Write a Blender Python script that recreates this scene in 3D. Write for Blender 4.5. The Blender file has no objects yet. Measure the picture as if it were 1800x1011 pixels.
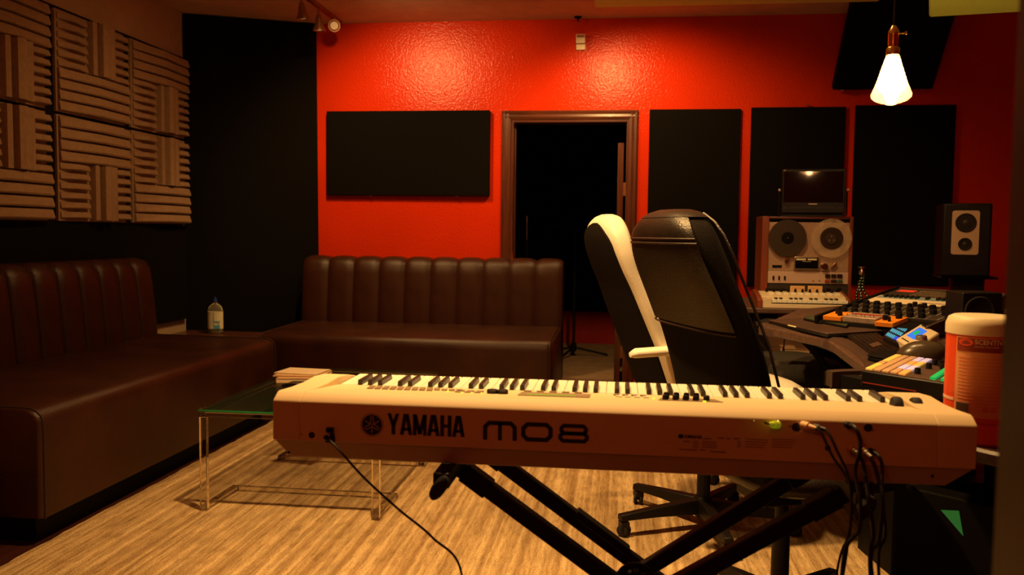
import bpy, bmesh, math, random
from mathutils import Matrix, Vector
R_ = random.Random(7)
scn = bpy.context.scene
COL = scn.collection
PI = math.pi
rad = math.radians

# ------------------------------------------------------------------ camera
YAW, PITCH, ROLL, FPX = 0.1243, 0.0628, 0.0111, 1500.0
CAM = Vector((0, 0, 1.2))
def cam_matrix():
    cy, sy = math.cos(YAW), math.sin(YAW)
    R0 = Matrix(((cy, sy, 0), (0, 0, -1), (-sy, cy, 0)))
    cp, sp = math.cos(PITCH), math.sin(PITCH)
    Rp = Matrix(((1, 0, 0), (0, cp, -sp), (0, sp, cp)))
    cr, sr = math.cos(ROLL), math.sin(ROLL)
    Rr = Matrix(((cr, -sr, 0), (sr, cr, 0), (0, 0, 1)))
    return Rr @ Rp @ R0
RC = cam_matrix(); RCT = RC.transposed()
cam_data = bpy.data.cameras.new('camera')
cam_data.sensor_width = 36.0
cam_data.lens = FPX / 1800 * 36.0
cam_data.clip_start = 0.05
cam_data.dof.use_dof = True
cam_data.dof.focus_distance = 2.9
cam_data.dof.aperture_fstop = 4.5
cam = bpy.data.objects.new('camera', cam_data); COL.objects.link(cam)
flip = Matrix(((1, 0, 0), (0, -1, 0), (0, 0, -1)))
cam.matrix_world = Matrix.Translation(CAM) @ (RCT @ flip).to_4x4()
scn.camera = cam
def ray(x, y): return RCT @ Vector((x - 900, y - 505.5, FPX))
def hit(x, y, ax, v):            # where the sight line of a measured image point meets the plane axis=v
    d = ray(x, y); t = (v - CAM[ax]) / d[ax]; return CAM + d * t
def hx(x, y, v): return hit(x, y, 0, v)
def hy(x, y, v): return hit(x, y, 1, v)
def hz(x, y, v): return hit(x, y, 2, v)

# ------------------------------------------------------------------ world, lights, exposure
w = bpy.data.worlds.new('world'); scn.world = w; w.use_nodes = True
w.node_tree.nodes['Background'].inputs[0].default_value = (1.0, 0.45, 0.18, 1)
w.node_tree.nodes['Background'].inputs[1].default_value = 0.004
scn.view_settings.view_transform = 'Standard'
scn.view_settings.look = 'None'
scn.view_settings.exposure = 0.0
scn.view_settings.gamma = 1.0
scn.view_settings.use_curve_mapping = False
WARM = (1.0, 0.56, 0.19)
def lamp(name, kind, loc, power, color=WARM, radius=0.04, target=None, angle=90, blend=0.5):
    d = bpy.data.lights.new(name, kind); d.energy = power; d.color = color
    if kind in ('POINT', 'SPOT'): d.shadow_soft_size = radius
    if kind == 'SPOT': d.spot_size = rad(angle); d.spot_blend = blend
    o = bpy.data.objects.new(name, d); COL.objects.link(o); o.location = loc
    if target is not None:
        o.rotation_euler = (Vector(target) - Vector(loc)).to_track_quat('-Z', 'Y').to_euler()
    return o
lamp('wall_washer_lamp', 'SPOT', (-1.68, 5.2, 2.73), 112, target=(-1.35, 6.3, 1.2), angle=135, blend=0.7, radius=0.035)
lamp('added_keyboard_fill', 'SPOT', (0.05, 2.35, 2.74), 190, target=(0.0, 1.75, 0.85), angle=85, blend=0.8, radius=0.05)  # added fill without a fixture, brightens the keys and synthesizer top
lamp('wall_washer_lamp', 'SPOT', (-0.10, 5.55, 2.64), 86, target=(0.15, 6.4, 1.2), angle=135, blend=0.7, radius=0.035)
lamp('rug_spot_lamp', 'SPOT', (-0.75, 2.7, 2.72), 380, target=(-0.45, 3.1, 0), angle=108, blend=1.0, radius=0.05)
lamp('desk_spot_lamp', 'SPOT', (0.35, 3.3, 2.72), 110, target=(0.85, 3.7, 0.8), angle=85, blend=1.0, radius=0.05)
lamp('added_cloud_fill', 'SPOT', (1.30, 3.9, 1.15), 9, color=(1.0, 0.78, 0.14), target=(1.75, 4.35, 2.32), angle=75, blend=1.0, radius=0.04)  # added fill aimed upward to brighten the lower yellow cloud
lamp('sofa_spot_lamp', 'SPOT', (-1.3, 4.6, 2.72), 60, target=(-2.2, 5.0, 0.8), angle=130, blend=0.9, radius=0.05)
lamp('added_rear_fill', 'POINT', (-0.8, -1.0, 2.4), 17, color=(1.0, 0.20, 0.04), radius=0.1)  # added red fill behind the camera, standing in for red wall bounce

# ------------------------------------------------------------------ materials
MATS = {}
def mat(name, col, rough=0.5, metal=0.0, var=0.12, vscale=8.0, bump=0.0, bscale=60.0, emit=None, estr=0.0, spec=0.5, trans=0.0, ior=1.45, alpha=1.0, coat=0.0, rvar=0.0, stretch=None, sheen=0.0):
    if name in MATS: return MATS[name]
    m = bpy.data.materials.new(name); m.use_nodes = True; MATS[name] = m
    nt = m.node_tree; N = nt.nodes; L = nt.links
    b = N['Principled BSDF']
    tc = N.new('ShaderNodeTexCoord'); mp = N.new('ShaderNodeMapping')
    L.new(tc.outputs['Object'], mp.inputs[0])
    if stretch: mp.inputs['Scale'].default_value = stretch
    nz = N.new('ShaderNodeTexNoise'); nz.inputs['Scale'].default_value = vscale; nz.inputs['Detail'].default_value = 4
    L.new(mp.outputs[0], nz.inputs['Vector'])
    cr = N.new('ShaderNodeValToRGB')
    cr.color_ramp.elements[0].position = 0.3; cr.color_ramp.elements[1].position = 0.7
    cr.color_ramp.elements[0].color = (*[c * (1 - var) for c in col], 1)
    cr.color_ramp.elements[1].color = (*[min(1, c * (1 + var)) for c in col], 1)
    L.new(nz.outputs['Fac'], cr.inputs[0]); L.new(cr.outputs[0], b.inputs['Base Color'])
    b.inputs['Roughness'].default_value = rough; b.inputs['Metallic'].default_value = metal
    b.inputs['Specular IOR Level'].default_value = spec
    b.inputs['IOR'].default_value = ior
    if trans: b.inputs['Transmission Weight'].default_value = trans
    if coat: b.inputs['Coat Weight'].default_value = coat; b.inputs['Coat Roughness'].default_value = 0.15
    if sheen: b.inputs['Sheen Weight'].default_value = sheen
    if alpha < 1: b.inputs['Alpha'].default_value = alpha
    if rvar:
        mr = N.new('ShaderNodeMapRange'); mr.inputs[3].default_value = rough - rvar; mr.inputs[4].default_value = rough + rvar
        L.new(nz.outputs['Fac'], mr.inputs[0]); L.new(mr.outputs[0], b.inputs['Roughness'])
    if bump:
        n2 = N.new('ShaderNodeTexNoise'); n2.inputs['Scale'].default_value = bscale; n2.inputs['Detail'].default_value = 3
        L.new(mp.outputs[0], n2.inputs['Vector'])
        bp = N.new('ShaderNodeBump'); bp.inputs['Strength'].default_value = bump; bp.inputs['Distance'].default_value = 0.01
        L.new(n2.outputs['Fac'], bp.inputs['Height']); L.new(bp.outputs[0], b.inputs['Normal'])
    if emit:
        b.inputs['Emission Color'].default_value = (*emit, 1); b.inputs['Emission Strength'].default_value = estr
    return m

def wall_paint(name, col, rough, bscale, bstr, dist=0.004):
    m = mat(name, col, rough, var=0.06, vscale=2.5)
    nt = m.node_tree; N = nt.nodes; L = nt.links; b = N['Principled BSDF']
    b.inputs['Specular IOR Level'].default_value = 0.22
    tc = N.new('ShaderNodeTexCoord')
    v = N.new('ShaderNodeTexNoise'); v.inputs['Scale'].default_value = bscale; v.inputs['Detail'].default_value = 3; v.inputs['Roughness'].default_value = 0.6
    v2 = N.new('ShaderNodeTexVoronoi'); v2.inputs['Scale'].default_value = bscale * 0.8; v2.feature = 'SMOOTH_F1'
    L.new(tc.outputs['Object'], v.inputs['Vector']); L.new(tc.outputs['Object'], v2.inputs['Vector'])
    mx = N.new('ShaderNodeMath'); mx.operation = 'ADD'
    L.new(v.outputs['Fac'], mx.inputs[0]); L.new(v2.outputs['Distance'], mx.inputs[1])
    bp = N.new('ShaderNodeBump'); bp.inputs['Strength'].default_value = bstr; bp.inputs['Distance'].default_value = dist
    L.new(mx.outputs[0], bp.inputs['Height']); L.new(bp.outputs[0], b.inputs['Normal'])
    return m

def wood(name, c1, c2, rough=0.4, scale=(1, 1, 12), axis_scale=4.0, coat=0.0):
    m = bpy.data.materials.new(name); m.use_nodes = True; MATS[name] = m
    nt = m.node_tree; N = nt.nodes; L = nt.links; b = N['Principled BSDF']
    tc = N.new('ShaderNodeTexCoord'); mp = N.new('ShaderNodeMapping'); mp.inputs['Scale'].default_value = scale
    L.new(tc.outputs['Object'], mp.inputs[0])
    nz = N.new('ShaderNodeTexNoise'); nz.inputs['Scale'].default_value = axis_scale; nz.inputs['Detail'].default_value = 8; nz.inputs['Distortion'].default_value = 0.6
    L.new(mp.outputs[0], nz.inputs['Vector'])
    cr = N.new('ShaderNodeValToRGB'); cr.color_ramp.elements[0].position = 0.3; cr.color_ramp.elements[1].position = 0.68
    cr.color_ramp.elements[0].color = (*c1, 1); cr.color_ramp.elements[1].color = (*c2, 1)
    L.new(nz.outputs['Fac'], cr.inputs[0]); L.new(cr.outputs[0], b.inputs['Base Color'])
    bp = N.new('ShaderNodeBump'); bp.inputs['Strength'].default_value = 0.15; bp.inputs['Distance'].default_value = 0.002
    L.new(nz.outputs['Fac'], bp.inputs['Height']); L.new(bp.outputs[0], b.inputs['Normal'])
    b.inputs['Roughness'].default_value = rough
    if coat: b.inputs['Coat Weight'].default_value = coat
    return m

def carpet_mat(name, c1, c2, c3):
    m = bpy.data.materials.new(name); m.use_nodes = True; MATS[name] = m
    nt = m.node_tree; N = nt.nodes; L = nt.links; b = N['Principled BSDF']
    tc = N.new('ShaderNodeTexCoord')
    def noise(scale, vec, detail=4):
        mp = N.new('ShaderNodeMapping'); mp.inputs['Scale'].default_value = vec
        L.new(tc.outputs['Object'], mp.inputs[0])
        nz = N.new('ShaderNodeTexNoise'); nz.inputs['Scale'].default_value = scale; nz.inputs['Detail'].default_value = detail
        L.new(mp.outputs[0], nz.inputs['Vector']); return nz
    a = noise(1.0, (30, 0.30, 1), 3)        # long streaks running away from the keyboard
    c = noise(1.0, (85, 11.0, 1), 2)
    d = noise(1.0, (11, 6, 1), 5)       # worn patches
    f = noise(190.0, (1, 0.8, 1), 3)         # pile
    r1 = N.new('ShaderNodeValToRGB'); r1.color_ramp.elements[0].position = 0.38; r1.color_ramp.elements[1].position = 0.62
    r1.color_ramp.elements[0].color = (*c1, 1); r1.color_ramp.elements[1].color = (*c2, 1)
    L.new(a.outputs['Fac'], r1.inputs[0])
    r2 = N.new('ShaderNodeValToRGB'); r2.color_ramp.elements[0].position = 0.28; r2.color_ramp.elements[1].position = 0.52
    r2.color_ramp.elements[0].color = (*c3, 1); r2.color_ramp.elements[1].color = (1, 1, 1, 1)
    L.new(c.outputs['Fac'], r2.inputs[0])
    mx = N.new('ShaderNodeMix'); mx.data_type = 'RGBA'; mx.blend_type = 'MULTIPLY'; mx.inputs[0].default_value = 0.62
    L.new(r1.outputs[0], mx.inputs[6]); L.new(r2.outputs[0], mx.inputs[7])
    r3 = N.new('ShaderNodeMapRange'); r3.inputs[1].default_value = 0.3; r3.inputs[2].default_value = 0.7; r3.inputs[3].default_value = 0.68; r3.inputs[4].default_value = 1.25
    L.new(f.outputs['Fac'], r3.inputs[0])
    r4 = N.new('ShaderNodeMapRange'); r4.inputs[1].default_value = 0.3; r4.inputs[2].default_value = 0.7; r4.inputs[3].default_value = 0.82; r4.inputs[4].default_value = 1.14
    L.new(d.outputs['Fac'], r4.inputs[0])
    mm = N.new('ShaderNodeMath'); mm.operation = 'MULTIPLY'; L.new(r3.outputs[0], mm.inputs[0]); L.new(r4.outputs[0], mm.inputs[1])
    cb = N.new('ShaderNodeVectorMath'); cb.operation = 'SCALE'; L.new(mx.outputs[2], cb.inputs[0]); L.new(mm.outputs[0], cb.inputs[3])
    L.new(cb.outputs[0], b.inputs['Base Color'])
    b.inputs['Roughness'].default_value = 0.95; b.inputs['Specular IOR Level'].default_value = 0.1
    ad = N.new('ShaderNodeMath'); L.new(f.outputs['Fac'], ad.inputs[0]); L.new(c.outputs['Fac'], ad.inputs[1])
    bp = N.new('ShaderNodeBump'); bp.inputs['Strength'].default_value = 0.8; bp.inputs['Distance'].default_value = 0.006
    L.new(ad.outputs[0], bp.inputs['Height']); L.new(bp.outputs[0], b.inputs['Normal'])
    return m

m_red = wall_paint('red_wall_paint', (0.62, 0.032, 0.003), 0.21, 88, 0.85, 0.0021)
m_ceil = mat('ceiling_paint', (0.62, 0.42, 0.30), 0.9, var=0.08, bump=0.3, bscale=120)
m_beige = mat('beige_wall_paint', (0.42, 0.30, 0.18), 0.85, var=0.06, bump=0.2, bscale=90)
m_black_fab = mat('black_panel_fabric', (0.0045, 0.0034, 0.0024), 0.95, var=0.25, vscale=160, bump=0.35, bscale=420, spec=0.15)
m_black = mat('matte_black', (0.004, 0.003, 0.003), 0.7, var=0.2, spec=0.15)
m_blackpl = mat('black_plastic', (0.007, 0.006, 0.0055), 0.42, var=0.2, spec=0.35)
m_blackmet = mat('black_powder_coat', (0.006, 0.005, 0.0045), 0.45, spec=0.35, var=0.2, bump=0.1, bscale=300)
m_rubber = mat('black_rubber', (0.012, 0.011, 0.011), 0.75)
m_foam = mat('acoustic_foam', (0.34, 0.22, 0.13), 0.92, var=0.1, vscale=30, bump=0.25, bscale=260, spec=0.2)
m_leather = mat('brown_leather', (0.036, 0.0095, 0.0032), 0.38, var=0.25, vscale=5, bump=0.22, bscale=210, rvar=0.05, spec=0.45)
m_seam = mat('leather_welt', (0.03, 0.012, 0.007), 0.5)
m_rug = carpet_mat('striped_rug_pile', (0.38, 0.245, 0.115), (0.68, 0.505, 0.275), (0.50, 0.40, 0.29))
m_boothcarpet = mat('booth_carpet', (0.45, 0.30, 0.18), 0.95, var=0.15, bump=0.5, bscale=200, spec=0.1)
m_floor = wood('dark_stained_boards', (0.030, 0.008, 0.005), (0.060, 0.016, 0.010), 0.35, (8, 0.7, 8), 3.0)
m_doorwood = wood('door_trim_wood', (0.055, 0.012, 0.005), (0.12, 0.028, 0.010), 0.35, (10, 10, 0.8), 4.0, coat=0.3)
m_doorwood2 = wood('door_head_wood', (0.055, 0.012, 0.005), (0.12, 0.028, 0.010), 0.35, (0.8, 10, 10), 4.0, coat=0.3)
m_darkwood = wood('dark_brown_wood', (0.022, 0.008, 0.004), (0.045, 0.016, 0.008), 0.45, (1, 8, 8), 4.0)
m_tabletop = wood('red_brown_table_wood', (0.06, 0.018, 0.012), (0.12, 0.040, 0.022), 0.3, (1, 8, 8), 4.0, coat=0.2)
m_casewood = wood('walnut_case_wood', (0.14, 0.028, 0.010), (0.26, 0.06, 0.022), 0.4, (10, 10, 1), 5.0)
m_chrome = mat('chrome', (0.75, 0.70, 0.62), 0.18, metal=1.0, var=0.05)
m_steel = mat('brushed_steel', (0.50, 0.44, 0.36), 0.35, metal=0.9, var=0.08)
m_brass = mat('brass', (0.85, 0.50, 0.14), 0.25, metal=1.0, var=0.1)
m_bronze = mat('aged_bronze', (0.40, 0.22, 0.12), 0.35, metal=0.9, var=0.15)
m_gold = mat('gold_plating', (0.95, 0.62, 0.25), 0.2, metal=1.0, var=0.05)
m_synth = mat('synth_champagne_metal', (0.66, 0.52, 0.32), 0.58, metal=0.0, var=0.04, vscale=3, bump=0.06, bscale=500)
m_synth2 = mat('synth_lower_panel', (0.50, 0.38, 0.25), 0.5, metal=0.2, var=0.04)
m_print = mat('black_print', (0.012, 0.008, 0.006), 0.6, var=0.05)
m_print2 = mat('faint_grey_print', (0.10, 0.065, 0.04), 0.7, var=0.05)
m_ivory = mat('white_key_plastic', (0.86, 0.85, 0.74), 0.25, var=0.03)
m_ebony = mat('black_key_plastic', (0.020, 0.012, 0.009), 0.35, var=0.1)
m_greybtn = mat('grey_button', (0.25, 0.18, 0.11), 0.5)
m_white = mat('white_leather', (0.80, 0.77, 0.66), 0.42, var=0.05, bump=0.1, bscale=160)
m_blackleather = mat('black_chair_leather', (0.016, 0.010, 0.007), 0.36, var=0.2, bump=0.2, bscale=220)
m_blackcloth = mat('black_chair_cloth', (0.008, 0.006, 0.005), 0.9, var=0.3, vscale=140, bump=0.3, bscale=380, spec=0.12)
m_mesh = mat('black_mesh_fabric', (0.03, 0.025, 0.02), 0.8, var=0.5, vscale=240, bump=0.6, bscale=300)
m_acrylic = mat('clear_acrylic', (0.97, 0.92, 0.84), 0.03, var=0.0, trans=1.0, ior=1.49)
m_glass = mat('green_tinted_glass', (0.02, 0.035, 0.02), 0.03, var=0.0, alpha=0.30, spec=0.9)
m_bottle = mat('clear_bottle_plastic', (0.95, 0.93, 0.75), 0.06, trans=0.9, ior=1.3, var=0.0)
m_liquid = mat('pale_yellow_gel', (0.80, 0.80, 0.40), 0.1, trans=0.7, ior=1.33, var=0.05)
m_paper = mat('cream_paper', (0.75, 0.60, 0.42), 0.8, var=0.08, vscale=60, stretch=(1, 1, 20))
m_kraft = mat('tan_card', (0.62, 0.40, 0.22), 0.7)
m_desk = mat('desk_laminate', (0.085, 0.045, 0.032), 0.5, var=0.25, vscale=60, bump=0.15, bscale=300)
m_deskpad = mat('desk_padded_edge', (0.05, 0.027, 0.02), 0.5, var=0.2, bump=0.15, bscale=260)
m_alum = mat('brushed_aluminium', (0.66, 0.50, 0.34), 0.4, metal=0.3, var=0.06, vscale=90, stretch=(1, 1, 20))
m_deckface = mat('deck_face_aluminium', (0.50, 0.34, 0.24), 0.34, metal=0.35, var=0.08, vscale=60)
m_deckpale = mat('deck_pale_strip', (0.66, 0.48, 0.40), 0.45, metal=0.3, var=0.04)
m_reelclear = mat('clear_reel_plastic', (0.80, 0.60, 0.42), 0.15, var=0.3, vscale=25, alpha=0.28)
m_tape = mat('brown_tape_pack', (0.035, 0.020, 0.012), 0.3, var=0.15, vscale=200)
m_smoke = mat('smoked_reel_plastic', (0.05, 0.035, 0.025), 0.25, var=0.1)
m_meter = mat('amber_meter_face', (0.75, 0.42, 0.14), 0.5, emit=(1.0, 0.45, 0.10), estr=0.10)
m_screen = mat('dark_glass_screen', (0.004, 0.004, 0.004), 0.05, var=0.0, spec=0.7)
m_orange = mat('orange_faceplate', (0.80, 0.24, 0.015), 0.45, var=0.08)
m_cream = mat('cream_plastic', (0.70, 0.60, 0.42), 0.45, var=0.04)
m_silverface = mat('silver_faceplate', (0.42, 0.32, 0.27), 0.4, metal=0.4, var=0.25, vscale=60)
m_darkface = mat('charcoal_faceplate', (0.035, 0.026, 0.020), 0.5, var=0.2)
m_blueface = mat('pale_blue_strip', (0.18, 0.28, 0.33), 0.45, var=0.15, vscale=40)
m_redled = mat('red_led_window', (0.5, 0.03, 0.01), 0.4, emit=(1.0, 0.10, 0.03), estr=0.30)
m_bluelcd = mat('blue_lcd', (0.02, 0.10, 0.5), 0.3, emit=(0.04, 0.22, 1.0), estr=0.75, var=0.1, vscale=90)
m_cyanpad = mat('cyan_backlit_key', (0.05, 0.25, 0.35), 0.4, emit=(0.10, 0.50, 0.75), estr=0.55)
m_bluepad = mat('blue_backlit_key', (0.03, 0.05, 0.5), 0.4, emit=(0.03, 0.10, 1.0), estr=0.7)
m_greenled = mat('green_backlight', (0.01, 0.4, 0.10), 0.4, emit=(0.01, 0.55, 0.12), estr=0.45)
m_yelled = mat('yellow_green_led', (0.6, 0.7, 0.05), 0.4, emit=(0.75, 0.85, 0.05), estr=0.9)
m_padlav = mat('lavender_pad', (0.6, 0.55, 0.75), 0.5, emit=(0.55, 0.5, 0.75), estr=0.35)
m_padtan = mat('tan_pad', (0.55, 0.34, 0.18), 0.55, emit=(0.6, 0.3, 0.12), estr=0.10)
m_padyel = mat('yellow_pad', (0.85, 0.55, 0.12), 0.5, emit=(0.9, 0.5, 0.08), estr=0.30)
m_padora = mat('orange_pad', (0.85, 0.38, 0.10), 0.5, emit=(0.95, 0.35, 0.06), estr=0.35)
m_mouse = mat('dark_olive_plastic', (0.07, 0.052, 0.032), 0.28, var=0.15)
m_cloud = mat('yellow_cloud_fabric', (0.80, 0.80, 0.22), 0.9, var=0.08, vscale=100, bump=0.25, bscale=300)
m_cloudedge = mat('pale_cloud_edge', (0.80, 0.66, 0.42), 0.7)
m_canred = mat('red_canister_plastic', (0.80, 0.085, 0.02), 0.35, var=0.06)
m_canlabel = mat('orange_canister_label', (0.85, 0.40, 0.18), 0.45, var=0.06)
m_canlid = mat('cream_lid_plastic', (0.80, 0.70, 0.48), 0.45, var=0.03)
m_labelred = mat('dark_red_label_band', (0.28, 0.03, 0.015), 0.5)
m_labeltext = mat('pale_label_print', (0.9, 0.62, 0.42), 0.6)
m_barcode = mat('barcode_grey', (0.42, 0.33, 0.28), 0.6)
m_box = mat('white_wall_box', (0.80, 0.68, 0.52), 0.4, var=0.06)
m_bluecap = mat('blue_cap', (0.02, 0.05, 0.35), 0.35)
m_labelcyan = mat('cyan_label_print', (0.10, 0.45, 0.62), 0.5)
m_labelwhite = mat('pale_label', (0.75, 0.72, 0.50), 0.6)
m_cable = mat('black_cable_jacket', (0.010, 0.009, 0.008), 0.5)
m_tan = mat('tan_plug_boot', (0.80, 0.50, 0.26), 0.5)
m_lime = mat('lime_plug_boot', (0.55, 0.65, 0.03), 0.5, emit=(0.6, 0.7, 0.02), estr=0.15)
m_plastgreen = mat('dark_green_glass_case', (0.03, 0.05, 0.025), 0.2)
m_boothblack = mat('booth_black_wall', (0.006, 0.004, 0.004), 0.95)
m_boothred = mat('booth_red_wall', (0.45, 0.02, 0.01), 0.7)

# ------------------------------------------------------------------ mesh helpers
class MB:
    def __init__(s): s.v = []; s.f = []; s.M = Matrix.Identity(4)
    def vert(s, p): s.v.append(tuple(s.M @ Vector(p))); return len(s.v) - 1
    def add(s, vs, fs):
        o = len(s.v)
        for p in vs: s.vert(p)
        for f in fs: s.f.append(tuple(i + o for i in f))
        return s
    def box(s, x0, x1, y0, y1, z0, z1):
        return s.add([(x0,y0,z0),(x1,y0,z0),(x1,y1,z0),(x0,y1,z0),(x0,y0,z1),(x1,y0,z1),(x1,y1,z1),(x0,y1,z1)],
              [(0,3,2,1),(4,5,6,7),(0,1,5,4),(1,2,6,5),(2,3,7,6),(3,0,4,7)])
    def cbox(s, c, sx, sy, sz): return s.box(c[0]-sx/2,c[0]+sx/2,c[1]-sy/2,c[1]+sy/2,c[2]-sz/2,c[2]+sz/2)
    def prism(s, poly, d):          # polygon of 3D points extruded by vector d
        n = len(poly); d = Vector(d)
        vs = [Vector(p) for p in poly] + [Vector(p) + d for p in poly]
        fs = [tuple(range(n))[::-1], tuple(range(n, 2*n))] + [(i, (i+1) % n, n+(i+1) % n, n+i) for i in range(n)]
        return s.add(vs, fs)
    def ring_loft(s, rings, cap=True, closed=True):
        n = len(rings[0]); o = len(s.v)
        for r in rings:
            for p in r: s.vert(p)
        for k in range(len(rings)-1):
            for i in range(n if closed else n-1):
                a = o+k*n+i; b = o+k*n+(i+1) % n
                s.f.append((a, b, b+n, a+n))
        if cap:
            s.f.append(tuple(o+i for i in range(n))[::-1]); s.f.append(tuple(o+(len(rings)-1)*n+i for i in range(n)))
        return s
    def lathe(s, prof, c=(0,0,0), n=20, axis='Z'):
        rings = []
        for r, h in prof:
            ring = []
            for i in range(n):
                a = 2*PI*i/n; x, y = r*math.cos(a), r*math.sin(a)
                p = {'Z': (x, y, h), 'Y': (x, h, -y), 'X': (h, x, y)}[axis]
                ring.append((c[0]+p[0], c[1]+p[1], c[2]+p[2]))
            rings.append(ring)
        return s.ring_loft(rings)
    def tube(s, pts, r, n=8, r2=None):
        pts = [Vector(p) for p in pts]; rings = []; up = None
        for i, p in enumerate(pts):
            if i == 0: t = pts[1]-p
            elif i == len(pts)-1: t = p-pts[i-1]
            else: t = (pts[i+1]-p).normalized() + (p-pts[i-1]).normalized()
            t.normalize()
            if up is None: up = t.orthogonal().normalized()
            up = (up - t*up.dot(t)).normalized(); w_ = t.cross(up)
            rr = r if r2 is None else r + (r2-r)*i/(len(pts)-1)
            rings.append([p + (up*math.cos(2*PI*k/n) + w_*math.sin(2*PI*k/n))*rr for k in range(n)])
        return s.ring_loft(rings)
    def bar(s, a, b, w_, h_, up=(0,0,1)):     # rectangular bar from a to b
        a, b = Vector(a), Vector(b); t = (b-a).normalized(); u = Vector(up); u = (u - t*u.dot(t)).normalized(); v = t.cross(u)
        r = lambda p: [p+u*h_/2+v*w_/2, p+u*h_/2-v*w_/2, p-u*h_/2-v*w_/2, p-u*h_/2+v*w_/2]
        return s.ring_loft([r(a), r(b)])
    def mesh(s, name, M=None):
        me = bpy.data.meshes.new(name)
        vs = s.v if M is None else [tuple(M @ Vector(p)) for p in s.v]
        me.from_pydata(vs, [], s.f); me.update()
        bm = bmesh.new(); bm.from_mesh(me); bmesh.ops.recalc_face_normals(bm, faces=bm.faces); bm.to_mesh(me); bm.free()
        return me

def smooth(me, ang=40):
    me.polygons.foreach_set('use_smooth', [True]*len(me.polygons))
    try: me.set_sharp_from_angle(angle=rad(ang))
    except Exception: pass

def thing(name, label, cat, loc=(0,0,0), rz=0.0, group=None):
    o = bpy.data.objects.new(name, None); COL.objects.link(o); o.empty_display_size = 0.1
    o.location = loc; o.rotation_euler = (0, 0, rz); o['label'] = label; o['category'] = cat
    if group: o['group'] = group
    return o
def root_matrix(o):
    while o.parent: o = o.parent
    return Matrix.Translation(o.location) @ Matrix.Rotation(o.rotation_euler[2], 4, 'Z')
def part(name, mb, material, parent, world=False, bevel=0.0, sm=False, seg=2, label=None, kind=None, subsurf=0, ang=40):
    M = root_matrix(parent).inverted() if world else None
    me = mb.mesh(name, M)
    me.materials.append(material)
    o = bpy.data.objects.new(name, me); COL.objects.link(o); o.parent = parent
    if sm: smooth(me, ang)
    if bevel:
        b = o.modifiers.new('bevel', 'BEVEL'); b.width = bevel; b.segments = seg; b.limit_method = 'ANGLE'; b.angle_limit = rad(35)
        if not sm: smooth(me, 50)
    if subsurf:
        ss = o.modifiers.new('sub', 'SUBSURF'); ss.levels = subsurf; ss.render_levels = subsurf
    if label: o['label'] = label
    if kind: o['kind'] = kind
    return o
def single(name, mb, material, label, cat, bevel=0.0, sm=False, group=None, seg=2, ang=40):
    # a thing of one mesh, origin moved to the base of its geometry
    xs = [p[0] for p in mb.v]; ys = [p[1] for p in mb.v]; zs = [p[2] for p in mb.v]
    c = Vector(((min(xs)+max(xs))/2, (min(ys)+max(ys))/2, min(zs)))
    me = mb.mesh(name, Matrix.Translation(-c)); me.materials.append(material)
    o = bpy.data.objects.new(name, me); COL.objects.link(o); o.location = c
    if sm: smooth(me, ang)
    if bevel:
        b = o.modifiers.new('bevel', 'BEVEL'); b.width = bevel; b.segments = seg; b.limit_method = 'ANGLE'; b.angle_limit = rad(35)
        if not sm: smooth(me, 50)
    o['label'] = label; o['category'] = cat
    if group: o['group'] = group
    return o
def struct(name, mb, material, parent=None, bevel=0.0):
    me = mb.mesh(name); me.materials.append(material)
    o = bpy.data.objects.new(name, me); COL.objects.link(o)
    if parent: o.parent = parent
    else: o['kind'] = 'structure'
    if bevel:
        b = o.modifiers.new('bevel', 'BEVEL'); b.width = bevel; b.segments = 2; b.limit_method = 'ANGLE'; b.angle_limit = rad(35); smooth(me, 50)
    return o
def child_at(name, me, parent, loc, label=None, rz=0.0):
    o = bpy.data.objects.new(name, me); COL.objects.link(o); o.parent = parent; o.location = loc
    o.rotation_euler = (0, 0, rz)
    if label: o['label'] = label
    return o
def shared(name, mb, material, bevel=0.0, sm=False):
    me = mb.mesh(name); me.materials.append(material)
    if bevel:
        bm = bmesh.new(); bm.from_mesh(me)
        bmesh.ops.bevel(bm, geom=list(bm.edges), offset=bevel, segments=1, affect='EDGES'); bm.to_mesh(me); bm.free()
    if sm: smooth(me)
    return me
def text_mb(s, size, M, depth=0.0006, align='CENTER', font_space=1.0, bold=0.0):
    cu = bpy.data.curves.new('txt', 'FONT'); cu.body = s; cu.size = size; cu.align_x = align; cu.align_y = 'CENTER'
    cu.extrude = depth; cu.offset = bold; cu.space_character = font_space; cu.resolution_u = 3
    ob = bpy.data.objects.new('txt', cu); COL.objects.link(ob)
    dg = bpy.context.evaluated_depsgraph_get(); me = bpy.data.meshes.new_from_object(ob.evaluated_get(dg))
    mb = MB(); mb.v = [tuple(M @ v.co) for v in me.vertices]; mb.f = [tuple(p.vertices) for p in me.polygons]
    bpy.data.objects.remove(ob); bpy.data.curves.remove(cu); bpy.data.meshes.remove(me)
    return mb
def stroke(mb, pts, w_, P, d, closed=False):
    """flat stroked polyline with mitred joints; P(x,y)->3D, extruded by vector d"""
    pts = [Vector(p) for p in pts]; n = len(pts); L, Rr = [], []
    for i in range(n):
        a = pts[i-1] if (i > 0 or closed) else None; b = pts[(i+1) % n] if (i < n-1 or closed) else None
        p = pts[i]
        d1 = (p-a).normalized() if a is not None else (b-p).normalized()
        d2 = (b-p).normalized() if b is not None else d1
        n1 = Vector((-d1.y, d1.x)); n2 = Vector((-d2.y, d2.x)); m = (n1+n2)
        m = m.normalized() if m.length > 1e-6 else n1
        k = w_/2/max(0.35, m.dot(n1)); L.append(p+m*k); Rr.append(p-m*k)
    for i in range(n if closed else n-1):
        j = (i+1) % n
        mb.prism([P(*L[i]), P(*L[j]), P(*Rr[j]), P(*Rr[i])], d)
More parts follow.
